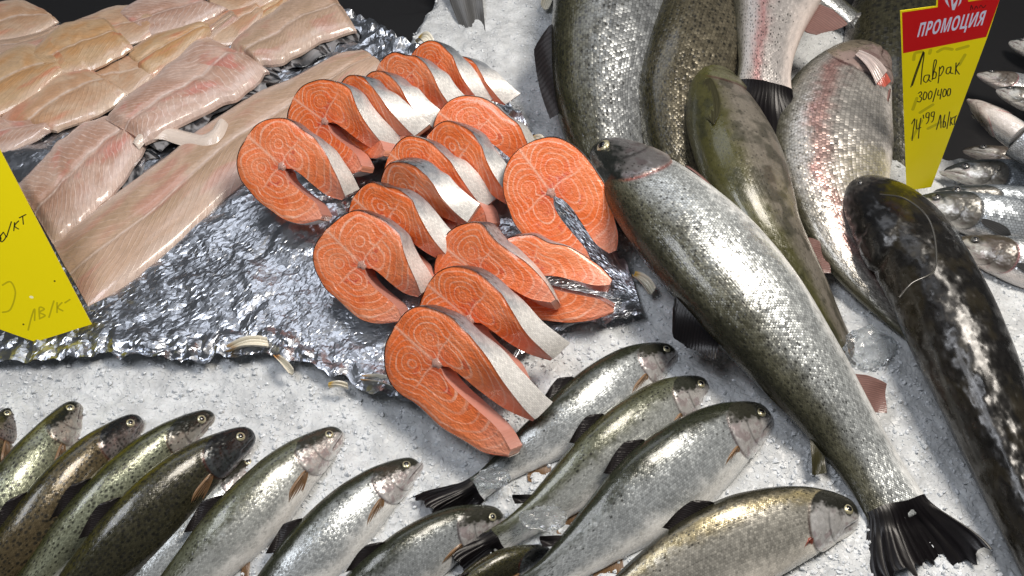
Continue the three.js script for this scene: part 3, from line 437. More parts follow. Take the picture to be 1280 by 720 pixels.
// ---------------------------------------------------------------- foil
const foilMat = new THREE.MeshPhysicalMaterial({ color: new THREE.Color().setRGB(.52, .545, .59), metalness: 1, roughness: .28, side: THREE.DoubleSide });
{
  const top = [[-60, 70], [60, 60], [200, 60], [330, 40], [440, 24], [512, 62], [600, 95], [650, 150], [700, 220], [790, 350]];
  const bot = [[-60, 452], [40, 456], [130, 450], [240, 452], [330, 446], [400, 462], [480, 498], [560, 505], [680, 430], [802, 392]];
  const crease = (x, z, f, st, an, sd, wp) => { // long sharp folds: zero lines of a stretched, warped noise
    const c = Math.cos(an), n = Math.sin(an), w = wp * (fbm(x * 13, z * 13, sd + 3, 2) - .5), a = (x * c + z * n) * f / st + w, b = (-x * n + z * c) * f + w;
    return Math.abs(2 * noise(a, b, sd) - 1);
  };
  const h = (p, u, v) => {
    const x = p.x, z = p.z, calm = sst(.35, .65, fbm(x * 6, z * 6, 90, 2));
    let y = .006 + .008 * fbm(x * 6, z * 6, 64, 2) + crease(x, z, 15, 1.8, .6, 81, 2) * .0045 + crease(x, z, 30, 2.2, -.5, 82, 2) * .0028;
    y += (crease(x, z, 62, 2.4, .75, 83, 3) * .0019 + crease(x, z, 74, 1.8, -.9, 84, 3) * .0014 + crease(x, z, 150, 2, .2, 85, 3) * .0006) * (.12 + .88 * calm);
    const e = Math.min(v, 1 - v, .09) / .09; return y + (1 - e) * crease(x, z, 60, 1, 0, 86, 2) * .011;
  };
  const NU = 300, NV = 165, jit = (i, j, k) => (i > 0 && i < NU && j > 0 && j < NV ? hash(i, j, k) - .5 : 0);
  const g = gridGeo(NU, NV, (u0, v0, i, j) => {
    const u = (i + jit(i, j, 71) * .95) / NU, v = (j + jit(i, j, 72) * .95) / NV, a = polyAt(top, u), b = polyAt(bot, u), w = (fbm(u * 40, 2, 5, 2) - .5) * 16 * sst(.85, 1, v), p = P(lerp(a[0], b[0], v), lerp(a[1], b[1], v) + w, 0.008);
    p.y = h(p, u, v) + (hash(i, j, 73) - .5) * .00045; return { p, u, v };
  }).toNonIndexed(); g.computeVertexNormals();
  tag(mesh('aluminium_foil', g, foilMat, scene), 'crumpled wet aluminium foil sheet spread under the fillets and salmon steaks', 'foil');
}

// ---------------------------------------------------------------- white fish fillets
function filletTex(o) {
  return dataTex(768, 384, (x, y) => {
    const u = x / 768, v = y / 384, n = fbm(u * 9, v * 5, o.seed, 3), n2 = fbm(u * 60, v * 30, o.seed + 3, 2), f = noise(u * 380, v * 190, o.seed + 7);
    let c = mix3(o.a, o.b, sst(.3, .7, n)); c = mix3(c, o.red, sst(.58, .8, fbm(u * 6, v * 5, o.seed + 11, 3)) * o.redK);
    const w = u * 30 + (Math.abs(v - .5) * 2) * (o.chev ?? 7) * (1 + .2 * n) + n * 1.5, st = Math.abs((w % 1 + 1) % 1 - .5) * 2; // muscle lines
    c = mix3(c, o.line, sst(.8, .98, st + (n2 - .5) * .2) * o.lineK * sst(.03, .14, Math.abs(v - .5)));
    c = mix3(c, o.line, gau(v - .5 - .02 * Math.sin(u * 6), .018) * .7 * (.4 + n2)); // central seam
    c = mix3(c, o.line, sst(.2, .02, Math.min(v, 1 - v) + (n - .5) * .25) * .6);
    const g = .9 + .2 * f * .6 + (n2 - .5) * .2; return c.map((q) => q * g);
  }, true);
}
const filletBump = dataTex(512, 256, (x, y) => { const u = x / 512, v = y / 256, w = u * 30 + Math.abs(v - .5) * 14 + fbm(u * 9, v * 5, 3, 2), st = Math.abs((w % 1 + 1) % 1 - .5) * 2, k = .6 - .3 * sst(.75, 1, st) - .4 * gau(v - .5, .015) + .35 * (fbm(u * 50, v * 26, 9, 2) - .5); return [k, k, k]; });
const fm = (o) => new THREE.MeshPhysicalMaterial({ map: filletTex(o), bumpMap: filletBump, bumpScale: .0011, roughness: .36, clearcoat: .6, clearcoatRoughness: .12 });
const FM = {
  grey: fm({ seed: 201, a: [.42, .29, .2], b: [.5, .35, .26], red: [.5, .22, .18], redK: .5, line: [.64, .52, .46], lineK: .3 }),
  pink: fm({ seed: 211, a: [.46, .28, .21], b: [.55, .39, .32], red: [.55, .17, .14], redK: .6, line: [.7, .58, .53], lineK: .65, chev: 4 }),
  tan: fm({ seed: 223, a: [.5, .3, .18], b: [.56, .4, .28], red: [.58, .24, .15], redK: .7, line: [.68, .56, .48], lineK: .14 }),
  amber: fm({ seed: 229, a: [.52, .29, .13], b: [.54, .37, .22], red: [.56, .2, .11], redK: .7, line: [.68, .54, .44], lineK: .12 }),
};
const skinTex = dataTex(512, 256, (x, y) => { const u = x / 512, v = y / 256, w = sst(.42, .62, fbm(u * 26 + 3 * noise(u * 9, v * 5, 4), v * 12, 7, 3)); return mix3([.018, .02, .024], [.32, .32, .33], w * .8 * sst(.3, .6, noise(u * 5, v * 3, 5))); }, true);
const skinMat = new THREE.MeshPhysicalMaterial({ map: skinTex, roughness: .25, clearcoat: .5, clearcoatRoughness: .1, bumpMap: skinTex, bumpScale: .0008 });
const paleFlesh = new THREE.MeshPhysicalMaterial({ color: new THREE.Color().setRGB(.7, .6, .53), roughness: .35, clearcoat: .3, bumpMap: filletBump, bumpScale: .001 });
function fillet(o) { // A and B: the two long edges in photo pixels
  const g = thing('fish_fillet', o.label, 'fillet', 'white fish fillets laid out on foil'), th = o.th ?? .018, y0 = o.y0 ?? .012, sd = o.seed;
  const at = (u, v) => { const a = polyAt(o.A, u), b = polyAt(o.B, u); return P(lerp(a[0], b[0], v) + (noise(u * 9, sd, 3) - .5) * (o.ed ?? 4), lerp(a[1], b[1], v) + (noise(u * 11 + v * 3, sd, 4) - .5) * (o.ed ?? 4), y0 + th * .5); };
  const bow = (u) => (o.lift ? o.lift[0] * (1 - u) + o.lift[1] * u : 0);
  const crown = (u, v) => { const a = 1 - Math.pow(Math.abs(2 * v - 1), 2.6), e = sst(0, .1, u) * sst(0, .1, 1 - u); return th * (.25 + .75 * Math.sqrt(Math.max(0, a)) * (.35 + .65 * e)) * (.9 + .2 * fbm(u * 6, v * 3, sd, 2)) - .0022 * gau(v - .5, .05); };
  const top = gridGeo(70, 34, (u, v) => { const p = at(u, v); p.y = y0 + bow(u) + crown(u, v); return { p, u: u * (o.rep ?? 1) + sd * .13, v }; });
  const bot = gridGeo(70, 34, (u, v) => { const p = at(u, v); p.y = y0 + bow(u); return { p, u: u * (o.rep ?? 1) + sd * .13, v }; });
  const parts = [top, bot];
  const strip = (f) => gridGeo(70, 3, (u, w) => { const [uu, vv] = f(u), p = at(uu, vv); p.y = y0 + bow(uu) + crown(uu, vv) * w; return { p, u: uu, v: vv }; });
  parts.push(strip((u) => [u, 0]), strip((u) => [u, 1]), strip((u) => [0, u]), strip((u) => [1, u]));
  mesh('flesh', mergeGeometries(parts), o.m, g);
  const sk = o.skin ?? 8;
  if (sk) mesh('skin', sheetGeo(60, 8, (u, v) => { const a = polyAt(o.A, u), b = polyAt(o.B, u), dx = b[0] - a[0], dy = b[1] - a[1], l = Math.hypot(dx, dy) || 1, w = sk * (.5 + .9 * noise(u * 8, sd, 9)); const v2 = lerp(.35, 1 + w / l, v); const p = P(a[0] + dx * v2, a[1] + dy * v2, y0); p.y = y0 + bow(u) - .0025 + .002 * Math.sin(u * 30 + v * 5) * (v > .8 ? 1 : .1); return p; }, () => .0012, (u, v) => [u, v * .4]), skinMat, g);
  settle(g); return g;
}
const M_ = FM;
fillet({ seed: 1, label: 'long pale fillet lying along the bare foil, running under the steaks', m: M_.grey, A: [[62, 300], [130, 250], [190, 206], [240, 166], [300, 126], [360, 96], [410, 72], [452, 58]], B: [[108, 382], [172, 340], [232, 290], [285, 242], [335, 200], [385, 160], [430, 120], [480, 78]], th: .014, skin: 3, rep: 1.2 });
fillet({ seed: 2, label: 'greyish pink fillet with its cut end beside the yellow tag', m: M_.pink, A: [[22, 226], [58, 188], [95, 156], [138, 143]], B: [[66, 300], [108, 268], [150, 226], [180, 178]], th: .016, y0: .014, skin: 22, rep: .7 });
const broad = fillet({ seed: 3, label: 'broad glossy fillet with clear pale muscle lines and curled belly edge', m: M_.pink, A: [[128, 148], [160, 116], [196, 90], [252, 42]], B: [[178, 175], [250, 140], [312, 108], [334, 84]], th: .018, y0: .022, skin: 20, rep: .8 });
fillet({ seed: 4, label: 'long fillet beside the crumpled foil corner with white muscle lines', m: M_.grey, A: [[284, 58], [318, 28], [356, 2], [405, -25]], B: [[322, 80], [362, 72], [405, 48], [446, 34]], th: .016, y0: .018, skin: 16, rep: .8 });
const SM = 'tan fillet piece';
const small = [
  [[[-30, 18], [18, 4], [54, 20]], [[-20, 52], [30, 44], [66, 30]], M_.tan, .02, 'orange tan fillet piece at the corner of the dark tray'],
  [[[-30, 42], [20, 50], [72, 36]], [[-30, 72], [8, 68], [52, 62]], M_.grey, .014, 'greyish fillet piece tucked under the corner piece'],
  [[[42, 68], [80, 36], [126, 31]], [[70, 88], [112, 82], [156, 62]], M_.amber, .03, 'domed orange fillet piece with pale edge'],
  [[[92, 30], [150, 11], [178, 24]], [[124, 44], [160, 52], [206, 32]], M_.tan, .022, 'tan fillet piece with white fat edge behind the domed piece'],
  [[[152, 16], [190, -2], [236, 2]], [[188, 38], [228, 34], [272, 14]], M_.pink, .026, 'fillet piece with dark blood spot near its middle'],
  [[[162, 64], [202, 44], [252, 36]], [[190, 90], [226, 70], [256, 46]], M_.amber, .024, 'narrow yellowish fillet piece leaning on the broad fillet'],
  [[[228, 36], [280, 14], [316, 10]], [[260, 52], [296, 48], [324, 22]], M_.tan, .02, 'fillet piece with chopped white bone end'],
  [[[-25, 90], [28, 62], [66, 80]], [[-25, 145], [30, 122], [74, 92]], M_.amber, .026, 'thick yellowish fillet piece above the pale edged piece'],
  [[[8, 146], [58, 102], [106, 94]], [[72, 154], [120, 138], [150, 120]], M_.tan, .02, 'square fillet piece with pale edge above the greyish pink fillet'],
  [[[102, 88], [150, 66], [186, 80]], [[118, 104], [150, 120], [198, 88]], M_.tan, .018, 'short fillet piece touching the broad glossy fillet'],
  [[[-30, 148], [20, 142], [62, 152]], [[-30, 192], [14, 184], [56, 166]], M_.pink, .012, 'reddish fillet piece peeking out above the yellow tag'],
  [[[262, -18], [300, -12], [332, -14]], [[268, 12], [302, 14], [348, 0]], M_.tan, .02, 'flat fillet piece at the far end of the fillets'],
  [[[312, 14], [340, 2], [356, -6]], [[322, 28], [346, 16], [360, 2]], M_.amber, .022, 'thin strip of fillet next to the far long fillet'],
  [[[230, 60], [256, 40], [288, 20]], [[246, 62], [266, 50], [296, 30]], M_.grey, .018, 'pale narrow fillet offcut between two long fillets'],
];
small.forEach(([A, B, m, y0, label], i) => { const q = [...A, ...B], cx = q.reduce((t, p) => t + p[0], 0) / q.length, cy = q.reduce((t, p) => t + p[1], 0) / q.length, gr = (l) => l.map((p) => [cx + (p[0] - cx) * 1.2, cy + (p[1] - cy) * 1.22]); fillet({ seed: 20 + i, A: gr(A), B: gr(B), m, y0: .012 + (y0 - .012) * .75, label, th: .008 + .002 * (i % 3), skin: 4, rep: .45, ed: 1.6, lift: [-.002, .006] }); });
{ // curled belly edge of the broad fillet
  const path = [[170, 186], [182, 175], [204, 169], [230, 174], [254, 179], [271, 173], [279, 157]];
  const g = sheetGeo(60, 10, (u, v) => { const a = polyAt(path, u), b = polyAt(path, Math.min(1, u + .02)), c = polyAt(path, Math.max(0, u - .02)), dx = b[0] - c[0], dy = b[1] - c[1], l = Math.hypot(dx, dy), w = (v - .5) * lerp(5, 17, Math.sin(.3 + u * 2.3)); const p = P(a[0] - dy / l * w, a[1] - 3 + dx / l * w, .024); p.y = .022 + .006 * Math.sin(v * Math.PI) + .003 * Math.sin(u * 9); return p; }, () => .004);
  mesh('belly_flap', g, paleFlesh, broad).position.copy(broad.position).negate();
}

// ---------------------------------------------------------------- salmon steaks
// outline of one half of a steak in its own plane: +y towards the back, spine near the origin
const OUT = [[0, 1.0], [.26, .97], [.5, .84], [.67, .6], [.75, .3], [.75, -.02], [.72, -.3], [.64, -.56], [.53, -.82], [.37, -1.02]];
const INN = [[0, 1.0], [0, .75], [0, .5], [0, .26], [.02, .05], [.09, -.06], [.125, -.25], [.13, -.5], [.15, -.78], [.26, -1.0]];
const faceTex = (seed, tint) => dataTex(480, 672, (px, py) => {
  const x = (px / 480 * 2 - 1) * .85, y = py / 672 * 2.6 - 1.5, ax = Math.abs(x), n = fbm(x * 4, y * 4, seed, 3), n2 = fbm(x * 26, y * 26, seed + 4, 2), f = noise(x * 150, y * 150, seed + 8);
  let c = mix3(mix3([.77, .15, .03], [.79, .19, .06], tint), mix3([.8, .2, .06], [.8, .27, .13], tint), sst(.3, .7, n)); c = mix3(c, [.6, .075, .03], gau(Math.hypot(x, y - .08), .26) * (.35 + .5 * n)); c = mix3(c, [.5, .04, .03], sst(.7, .82, fbm(x * 9, y * 9, seed + 70, 2)) * gau(Math.hypot(x, y), .5) * .8);
  const cy = y > .12 ? .42 : -.06, wx = (ax - .25) * (1.2 + .3 * n), wy = (y - lerp(.42, .02, sst(.3, .0, y))) * (y < 0 ? .95 : 1.2);
  const r = Math.hypot(wx, wy) + (fbm(x * 3 + 9, y * 3, seed + 20, 2) - .5) * .12;
  const w = r * (8.4 + .8 * Math.sin(seed)) + .35 + .9 * (fbm(x * 2.2, y * 2.2, seed + 40, 2) - .5), st = Math.abs((w % 1 + 1) % 1 - .5) * 2, ix = Math.floor(w + .5), th = lerp(.8, .58, hash(ix, y > .13 ? 1 : 2, seed)) ;
  let l = sst(th, th + .2, st + (n2 - .5) * .18) * sst(.02, .12, r) * (.3 + .7 * noise(x * 6, y * 6, seed + 30)) * (.5 + .5 * hash(ix, 5, seed));
  l = Math.max(l, gau(x, .016 + .01 * n) * sst(.1, .3, y) * .75); // dorsal seam
  l = Math.max(l, gau(y - .13 - ax * .12 - .03 * Math.sin(ax * 9), .016) * sst(.7, .4, ax) * .6); // side seam
  c = mix3(c, [.88, .54, .4], l * .88);
  c = mix3(c, [.8, .42, .32], sst(-.5, -1.05, y + (n - .5) * .3) * .6); // fat belly ends
  const g = .88 + .24 * (f * .5 + n2 * .5); return c.map((q) => q * g);
}, true);
const faceBump = dataTex(320, 448, (px, py) => { const x = (px / 320 * 2 - 1) * .85, y = py / 448 * 2.6 - 1.5, k = .5 + .5 * (fbm(x * 20, y * 20, 7, 3) - .5) + .25 * (noise(x * 70, y * 70, 9) - .5); return [k, k, k]; });
const FACES = [[301, .0], [317, .3], [331, .6], [347, .15]].map(([s, ti]) => new THREE.MeshPhysicalMaterial({ map: faceTex(s, ti), bumpMap: faceBump, bumpScale: .0013, roughness: .36, clearcoat: .55, clearcoatRoughness: .12 }));
// u along the skin from the back (0) to the belly end (1), v across the cut thickness
const salmonSkinTex = dataTex(768, 160, (px, py) => {
  const u = px / 768, v = py / 160, n = fbm(u * 14, v * 5, 5, 3), gx = u * 74, gy = v * 14, row = Math.floor(gy), col = Math.floor(gx + (row & 1) * .5), h = hash(col, row, 3), ex = Math.abs(gx + (row & 1) * .5 - col - .5), ey = Math.abs(gy - row - .5);
  let c = mix3([.035, .045, .055], [.3, .32, .35], sst(.3, .52, u + (n - .5) * .2)); c = mix3(c, [.8, .78, .75], sst(.52, .76, u + (n - .5) * .1));
  const sp = hash(Math.floor(u * 60), Math.floor(v * 9), 8) < .16 && u < .5 ? .5 : 1; const k = (1 + (h - .5) * .28) * (1 - .22 * sst(.34, .5, Math.max(ex, ey))) * sp;
  return c.map((q) => q * k);
}, true);
const salmonSkinRM = dataTex(256, 8, (px) => [1, .3, lerp(.4, .2, sst(.3, .6, px / 256))]);
const salmonSkin = new THREE.MeshPhysicalMaterial({ map: salmonSkinTex, bumpMap: salmonSkinTex, bumpScale: .0004, roughnessMap: salmonSkinRM, metalnessMap: salmonSkinRM, roughness: 1, metalness: 1, clearcoat: .3, clearcoatRoughness: .2 });
const cavityMat = new THREE.MeshPhysicalMaterial({ color: new THREE.Color().setRGB(.6, .27, .21), bumpMap: faceBump, bumpScale: .001, roughness: .3, clearcoat: .5, clearcoatRoughness: .15 });
const boneMat = new THREE.MeshPhysicalMaterial({ color: new THREE.Color().setRGB(.74, .42, .34), bumpMap: faceBump, bumpScale: .002, roughness: .35, clearcoat: .4 });

function steak(o) {
  const g = thing('salmon_steak', o.label, 'salmon steak', 'orange salmon steaks shingled on the foil');
  const k = o.k ?? .068, T = o.th ?? .025, al = (o.tilt ?? 20) * Math.PI / 180, be = (o.toward ?? 25) * Math.PI / 180; // toward: image angle of the raised side
  const r = CX.clone().multiplyScalar(Math.cos(be)).addScaledVector(CU, Math.sin(be));
  const n = CV.clone().multiplyScalar(Math.cos(al)).addScaledVector(r, -Math.sin(al));
  const da = o.dor ?? [-.9, -.4], a = CX.clone().multiplyScalar(da[0]).addScaledVector(CU, -da[1]);
  const d = a.addScaledVector(CV, -a.dot(n) / CV.dot(n)).normalize(), l = d.clone().cross(n).normalize(); // l: right half when d points up, n to the viewer
  const fl = { R: { bend: 0, drop: 0, cut: 0, ...(o.R ?? {}) }, L: { bend: 0, drop: 0, cut: 0, ...(o.L ?? {}) } };
  const sd = o.seed;
  const warp = (x, y, z, sg) => { // steak plane -> metres
    const f = sg > 0 ? fl.R : fl.L, b = Math.max(0, -.05 - y);
    let yy = y < 0 ? y * (1 - f.cut) : y, xx = x * lerp(1, f.w ?? 1, sst(-.1, .1, Math.abs(x))) + f.bend * b * b * 1.0;
    xx += (fbm(y * 1.6 + sg * 5, sd * 3.7, 7, 2) - .5) * .22 * (sg || 1) * sst(.15, .6, Math.abs(x)); yy += (fbm(x * 1.5 + 9, sd * 2.3, 8, 2) - .5) * .14; 
    let zz = z; if (f.tw) { const ph = f.tw * Math.min(b, 1.15), xm = .33 * sg, dx = (xx - xm) * sg * k; xx = xm + (dx * Math.cos(ph) - zz * Math.sin(ph)) / k * sg; zz = dx * Math.sin(ph) + zz * Math.cos(ph); }
    zz += - f.drop * b * b * k + .0022 * (fbm(x * 3 + sd, y * 3, 12, 2) - .5);
    return V3(0, 0, 0).addScaledVector(l, xx * k).addScaledVector(d, (yy - .12) * k).addScaledVector(n, zz);
  };
  const NU = 46, NV = 10, geos = [], skins = [], cav = [];
  for (const sg of [1, -1]) {
    const o2 = (t) => polyAt(OUT, t), i2 = (t) => polyAt(INN, t);
    const pt = (u, v, z) => { const A = o2(u), B = i2(u), x = lerp(A[0], B[0], v), y = lerp(A[1], B[1], v); return { p: warp(x * sg, y, z, sg), u: (x * sg / .85 + 1) / 2, v: (y + 1.5) / 2.6 }; };
    const flip = (q) => { const ix = q.index.array; for (let i = 0; i < ix.length; i += 3) { const t = ix[i]; ix[i] = ix[i + 1]; ix[i + 1] = t; } q.computeVertexNormals(); return q; };
    const prof = (v) => -.0016 * Math.pow(Math.max(0, 1 - Math.min(v, 1) / .12), 2);
    let tp = gridGeo(NU, NV, (u, v) => pt(u, v, T / 2 + prof(v) - .0012 * sst(.85, 1, u)));
    let bt = gridGeo(NU, NV, (u, v) => pt(u, v, -T / 2));
    let ow = gridGeo(NU, 4, (u, w) => { const q = pt(u, 0, lerp(T / 2 - .0016, -T / 2, w)); return q; });
    let ew = gridGeo(6, 4, (v, w) => pt(1, v, lerp(T / 2 - .0012, -T / 2, w)));
    const cw = gridGeo(30, 4, (u, w) => { const q = pt(lerp(.36, 1, u), 1, lerp(T / 2 - .0002, -T / 2, w)); return q; });
    for (const q of [tp, bt, ow, ew]) geos.push(q); cav.push(cw);
    // skin: a thin strip laid over the outer wall, wrapping just past the edge
    const sk = gridGeo(NU, 8, (u, w) => { const A = o2(u), nx = o2(Math.min(1, u + .01)), pv = o2(Math.max(0, u - .01)), tx = nx[0] - pv[0], ty = nx[1] - pv[1], tl = Math.hypot(tx, ty) || 1, off = .017 * (1 - .8 * Math.pow(Math.abs(2 * w - 1), 6)); return { p: warp((A[0] - ty / tl * off) * sg, A[1] + tx / tl * off, lerp(T / 2 - .0004, -T / 2 - .0004, w), sg), u, v: w }; });
    skins.push(sk);
  }
  const fix = (q) => { q.computeVertexNormals(); return q; };
  const flesh = fix(mergeGeometries(geos)), skin = fix(mergeGeometries(skins)), cavity = fix(mergeGeometries(cav));
  const bone = new THREE.SphereGeometry(1, 14, 10), bp = bone.attributes.position; for (let i = 0; i < bp.count; i++) { const x = bp.getX(i), y = bp.getY(i), z = bp.getZ(i), q = warp(x * .075 * (1 + .25 * Math.sin(y * 5)), .13 + y * .085, T / 2 - .0005 + z * .0022, x < 0 ? -1 : 1); bp.setXYZ(i, q.x, q.y, q.z); } bone.computeVertexNormals();
  // rest it: lowest point a little above the foil
  flesh.computeBoundingBox(); const low = -flesh.boundingBox.min.y; let yc = (o.y0 ?? .014) + low;
  const pos = P(o.c[0], o.c[1], yc).addScaledVector(n, -T / 2); pos.y = Math.max(pos.y, yc - .001);
  mesh('flesh', flesh, FACES[(sd * 7) % 4], g); mesh('skin', skin, salmonSkin, g); mesh('cavity_wall', cavity, cavityMat, g); mesh('backbone', bone, boneMat, g);
  for (const c of g.children) c.position.copy(pos);
  settle(g); return g;
}
const ST = [
  // front group, from the far right towards the viewer
  { c: [691, 251], dor: [-.58, -.8], tilt: 8, label: 'salmon steak with long open belly slit beside the big trout back', k: .069, y0: .012, R: { bend: -.1, cut: -.2 }, L: { bend: .12, cut: -.2 } },
  { c: [664, 352], dor: [-.95, -.25], tilt: 12, toward: 40, label: 'salmon steak with both belly ends folded open on the foil edge', k: .056, y0: .012, R: { tw: -0.5, bend: -.16, cut: -.3 }, L: { bend: .12, cut: -.5 } },
  { c: [597, 182], dor: [-.8, -.6], tilt: 14, toward: 10, label: 'salmon steak with white belly tips and open red cavity, farthest from the fillets', k: .066, y0: .02, R: { tw: 0.55, drop: .45, bend: -.05 }, L: { bend: .2, cut: .0 } },
  { c: [570, 214], dor: [-.66, -.75], tilt: 36, toward: 4, label: 'salmon steak with long silver flap between the cavity steaks', k: .068, y0: .016, R: { tw: 0.85, drop: .4, bend: -.1, w: .85 } },
  { c: [527, 228], dor: [-.78, -.62], tilt: 30, toward: 2, label: 'salmon steak with broad silver flap over a dark red slit', k: .062, y0: .022, R: { tw: 0.85, drop: .45, bend: -.12, w: .9, cut: .0 } },
  { c: [516, 262], dor: [-.86, -.5], tilt: 40, toward: 30, label: 'salmon steak mostly hidden, only its long narrow upper half showing', k: .06, y0: .018, R: { tw: 0.85, drop: .1 } },
  { c: [598, 348], dor: [-.78, -.62], tilt: 33, toward: 4, label: 'salmon steak with white flap end next to the folded open steak', k: .068, y0: .016, R: { tw: -0.5, drop: .45, bend: -.1, w: .88 } },
  { c: [484, 290], dor: [-.76, -.65], tilt: 32, toward: 4, label: 'salmon steak leaning behind the steak with a blood tinged spine', k: .066, y0: .018, R: { tw: 0.85, drop: .35, cut: 0, bend: -.1, w: .9 } },
  { c: [588, 406], dor: [-.78, -.62], tilt: 30, toward: 4, label: 'salmon steak just behind the long legged one, with a silver flap', k: .07, y0: .02, R: { tw: 0.85, drop: .45, bend: -.12, w: .85 } },
  { c: [453, 337], dor: [-.72, -.69], tilt: 16, toward: 10, label: 'salmon steak with blood tinged spine lying flat on bare foil', k: .064, y0: .012, R: { tw: 0.55, bend: .02, cut: .15, drop: .3 }, L: { cut: 0, bend: .12 } },
  { c: [546, 459], dor: [-.78, -.62], tilt: 27, toward: 2, label: 'salmon steak with two long spread flaps resting on the silver trout', k: .068, y0: .022, R: { tw: 0.85, bend: -.12, drop: .35, w: .9, cut: -.35 }, L: { bend: -.02, drop: .1, cut: -.45 } },
  // row beside the fillets
  { c: [580, 108], dor: [-.7, -.71], tilt: 46, toward: 0, label: 'narrow salmon steak at the ice end of the leaning row', k: .05, y0: .014, R: { tw: 0.85, drop: .4, bend: -.1, w: .8 } },
  { c: [543, 103], dor: [-.7, -.71], tilt: 38, toward: 0, label: 'salmon steak second from the ice end of the leaning row', k: .06, y0: .018, R: { tw: 0.85, drop: .4, bend: -.1, w: .85 } },
  { c: [507, 116], dor: [-.72, -.69], tilt: 36, toward: 2, label: 'salmon steak third from the ice end of the leaning row', k: .064, y0: .02, R: { tw: 0.85, drop: .45, bend: -.12, w: .88 } },
  { c: [478, 137], dor: [-.74, -.67], tilt: 42, toward: 2, label: 'salmon steak fourth from the ice end of the leaning row', k: .058, y0: .022, R: { tw: 0.85, drop: .45, bend: -.1, w: .85 } },
  { c: [448, 146], dor: [-.76, -.65], tilt: 42, toward: 2, label: 'salmon steak fifth from the ice end of the leaning row', k: .062, y0: .024, R: { tw: 0.85, drop: .45, bend: -.1, w: .85 } },
  { c: [408, 158], dor: [-.8, -.6], tilt: 27, toward: 4, label: 'salmon steak with round pink backbone and narrow slit, on top of the leaning row', k: .067, y0: .026, R: { tw: 0.85, drop: .4, bend: -.16, w: .92 } },
  { c: [355, 215], dor: [-.76, -.65], tilt: 14, toward: 6, label: 'salmon steak with wide dark cavity lying on the long fillet edge', k: .066, y0: .026, R: { tw: 0.55, cut: 0, drop: .25 }, L: { cut: 0, bend: .1 } },
];
ST.forEach((s, i) => steak({ seed: i + 1, ...s }));

// ---------------------------------------------------------------- price tags
const tagPlastic = new THREE.MeshPhysicalMaterial({ color: new THREE.Color().setRGB(.72, .6, .02), roughness: .4 });
function priceTag(o) {
  const n = V3(...o.n).normalize(), base = P(o.base[0], o.base[1], o.baseY ?? .0), ax = Y.clone().cross(n).normalize(), up = n.clone().cross(ax).normalize();
  const loc = (px, py) => { const q = onPlane(px, py, base, n).sub(base); return [q.dot(ax), q.dot(up)]; };
  const pts = o.poly.map(([a, b]) => loc(a, b)), xs = pts.map((p) => p[0]), ys = pts.map((p) => p[1]);
  const x0 = Math.min(...xs), x1 = Math.max(...xs), y0 = Math.min(...ys), y1 = Math.max(...ys), H = 1400, W = Math.min(1400, Math.round(H * (x1 - x0) / (y1 - y0)));
  const cv = document.createElement('canvas'); cv.width = W; cv.height = H; const ctx = cv.getContext('2d');
  const toC = (px, py) => { const [a, b] = loc(px, py); return [(a - x0) / (x1 - x0) * W, (1 - (b - y0) / (y1 - y0)) * H]; };
  const S = W / (x1 - x0); // canvas pixels per metre
  ctx.fillStyle = '#f0de00'; ctx.fillRect(0, 0, W, H);
  o.draw(ctx, toC, S, W, H);
  const tex = new THREE.CanvasTexture(cv); tex.colorSpace = THREE.SRGBColorSpace; tex.anisotropy = 8;
  const sh = new THREE.Shape(pts.map((p) => new THREE.Vector2(p[0], p[1])));
  const geo = new THREE.ExtrudeGeometry(sh, { depth: .0014, bevelEnabled: false });
  const uv = geo.attributes.uv, gp = geo.attributes.position; for (let i = 0; i < uv.count; i++) uv.setXY(i, (gp.getX(i) - x0) / (x1 - x0), (gp.getY(i) - y0) / (y1 - y0));
  const m = mesh('price_tag', geo, [new THREE.MeshPhysicalMaterial({ map: tex, roughness: .38, clearcoat: .15 }), tagPlastic], scene);
  m.matrixAutoUpdate = true; m.quaternion.setFromRotationMatrix(new THREE.Matrix4().makeBasis(ax, up, n)); m.position.copy(base);
  tag(m, o.label, 'price tag'); return m;
}
function strokes(ctx, toC, list, color, w) { ctx.strokeStyle = color; ctx.lineWidth = w; ctx.lineCap = 'round'; ctx.lineJoin = 'round'; for (const s of list) { ctx.beginPath(); for (let i = 0; i <= 40; i++) { const q = polyAt(s, i / 40), c = toC(q[0], q[1]); i ? ctx.lineTo(...c) : ctx.moveTo(...c); } ctx.stroke(); } }
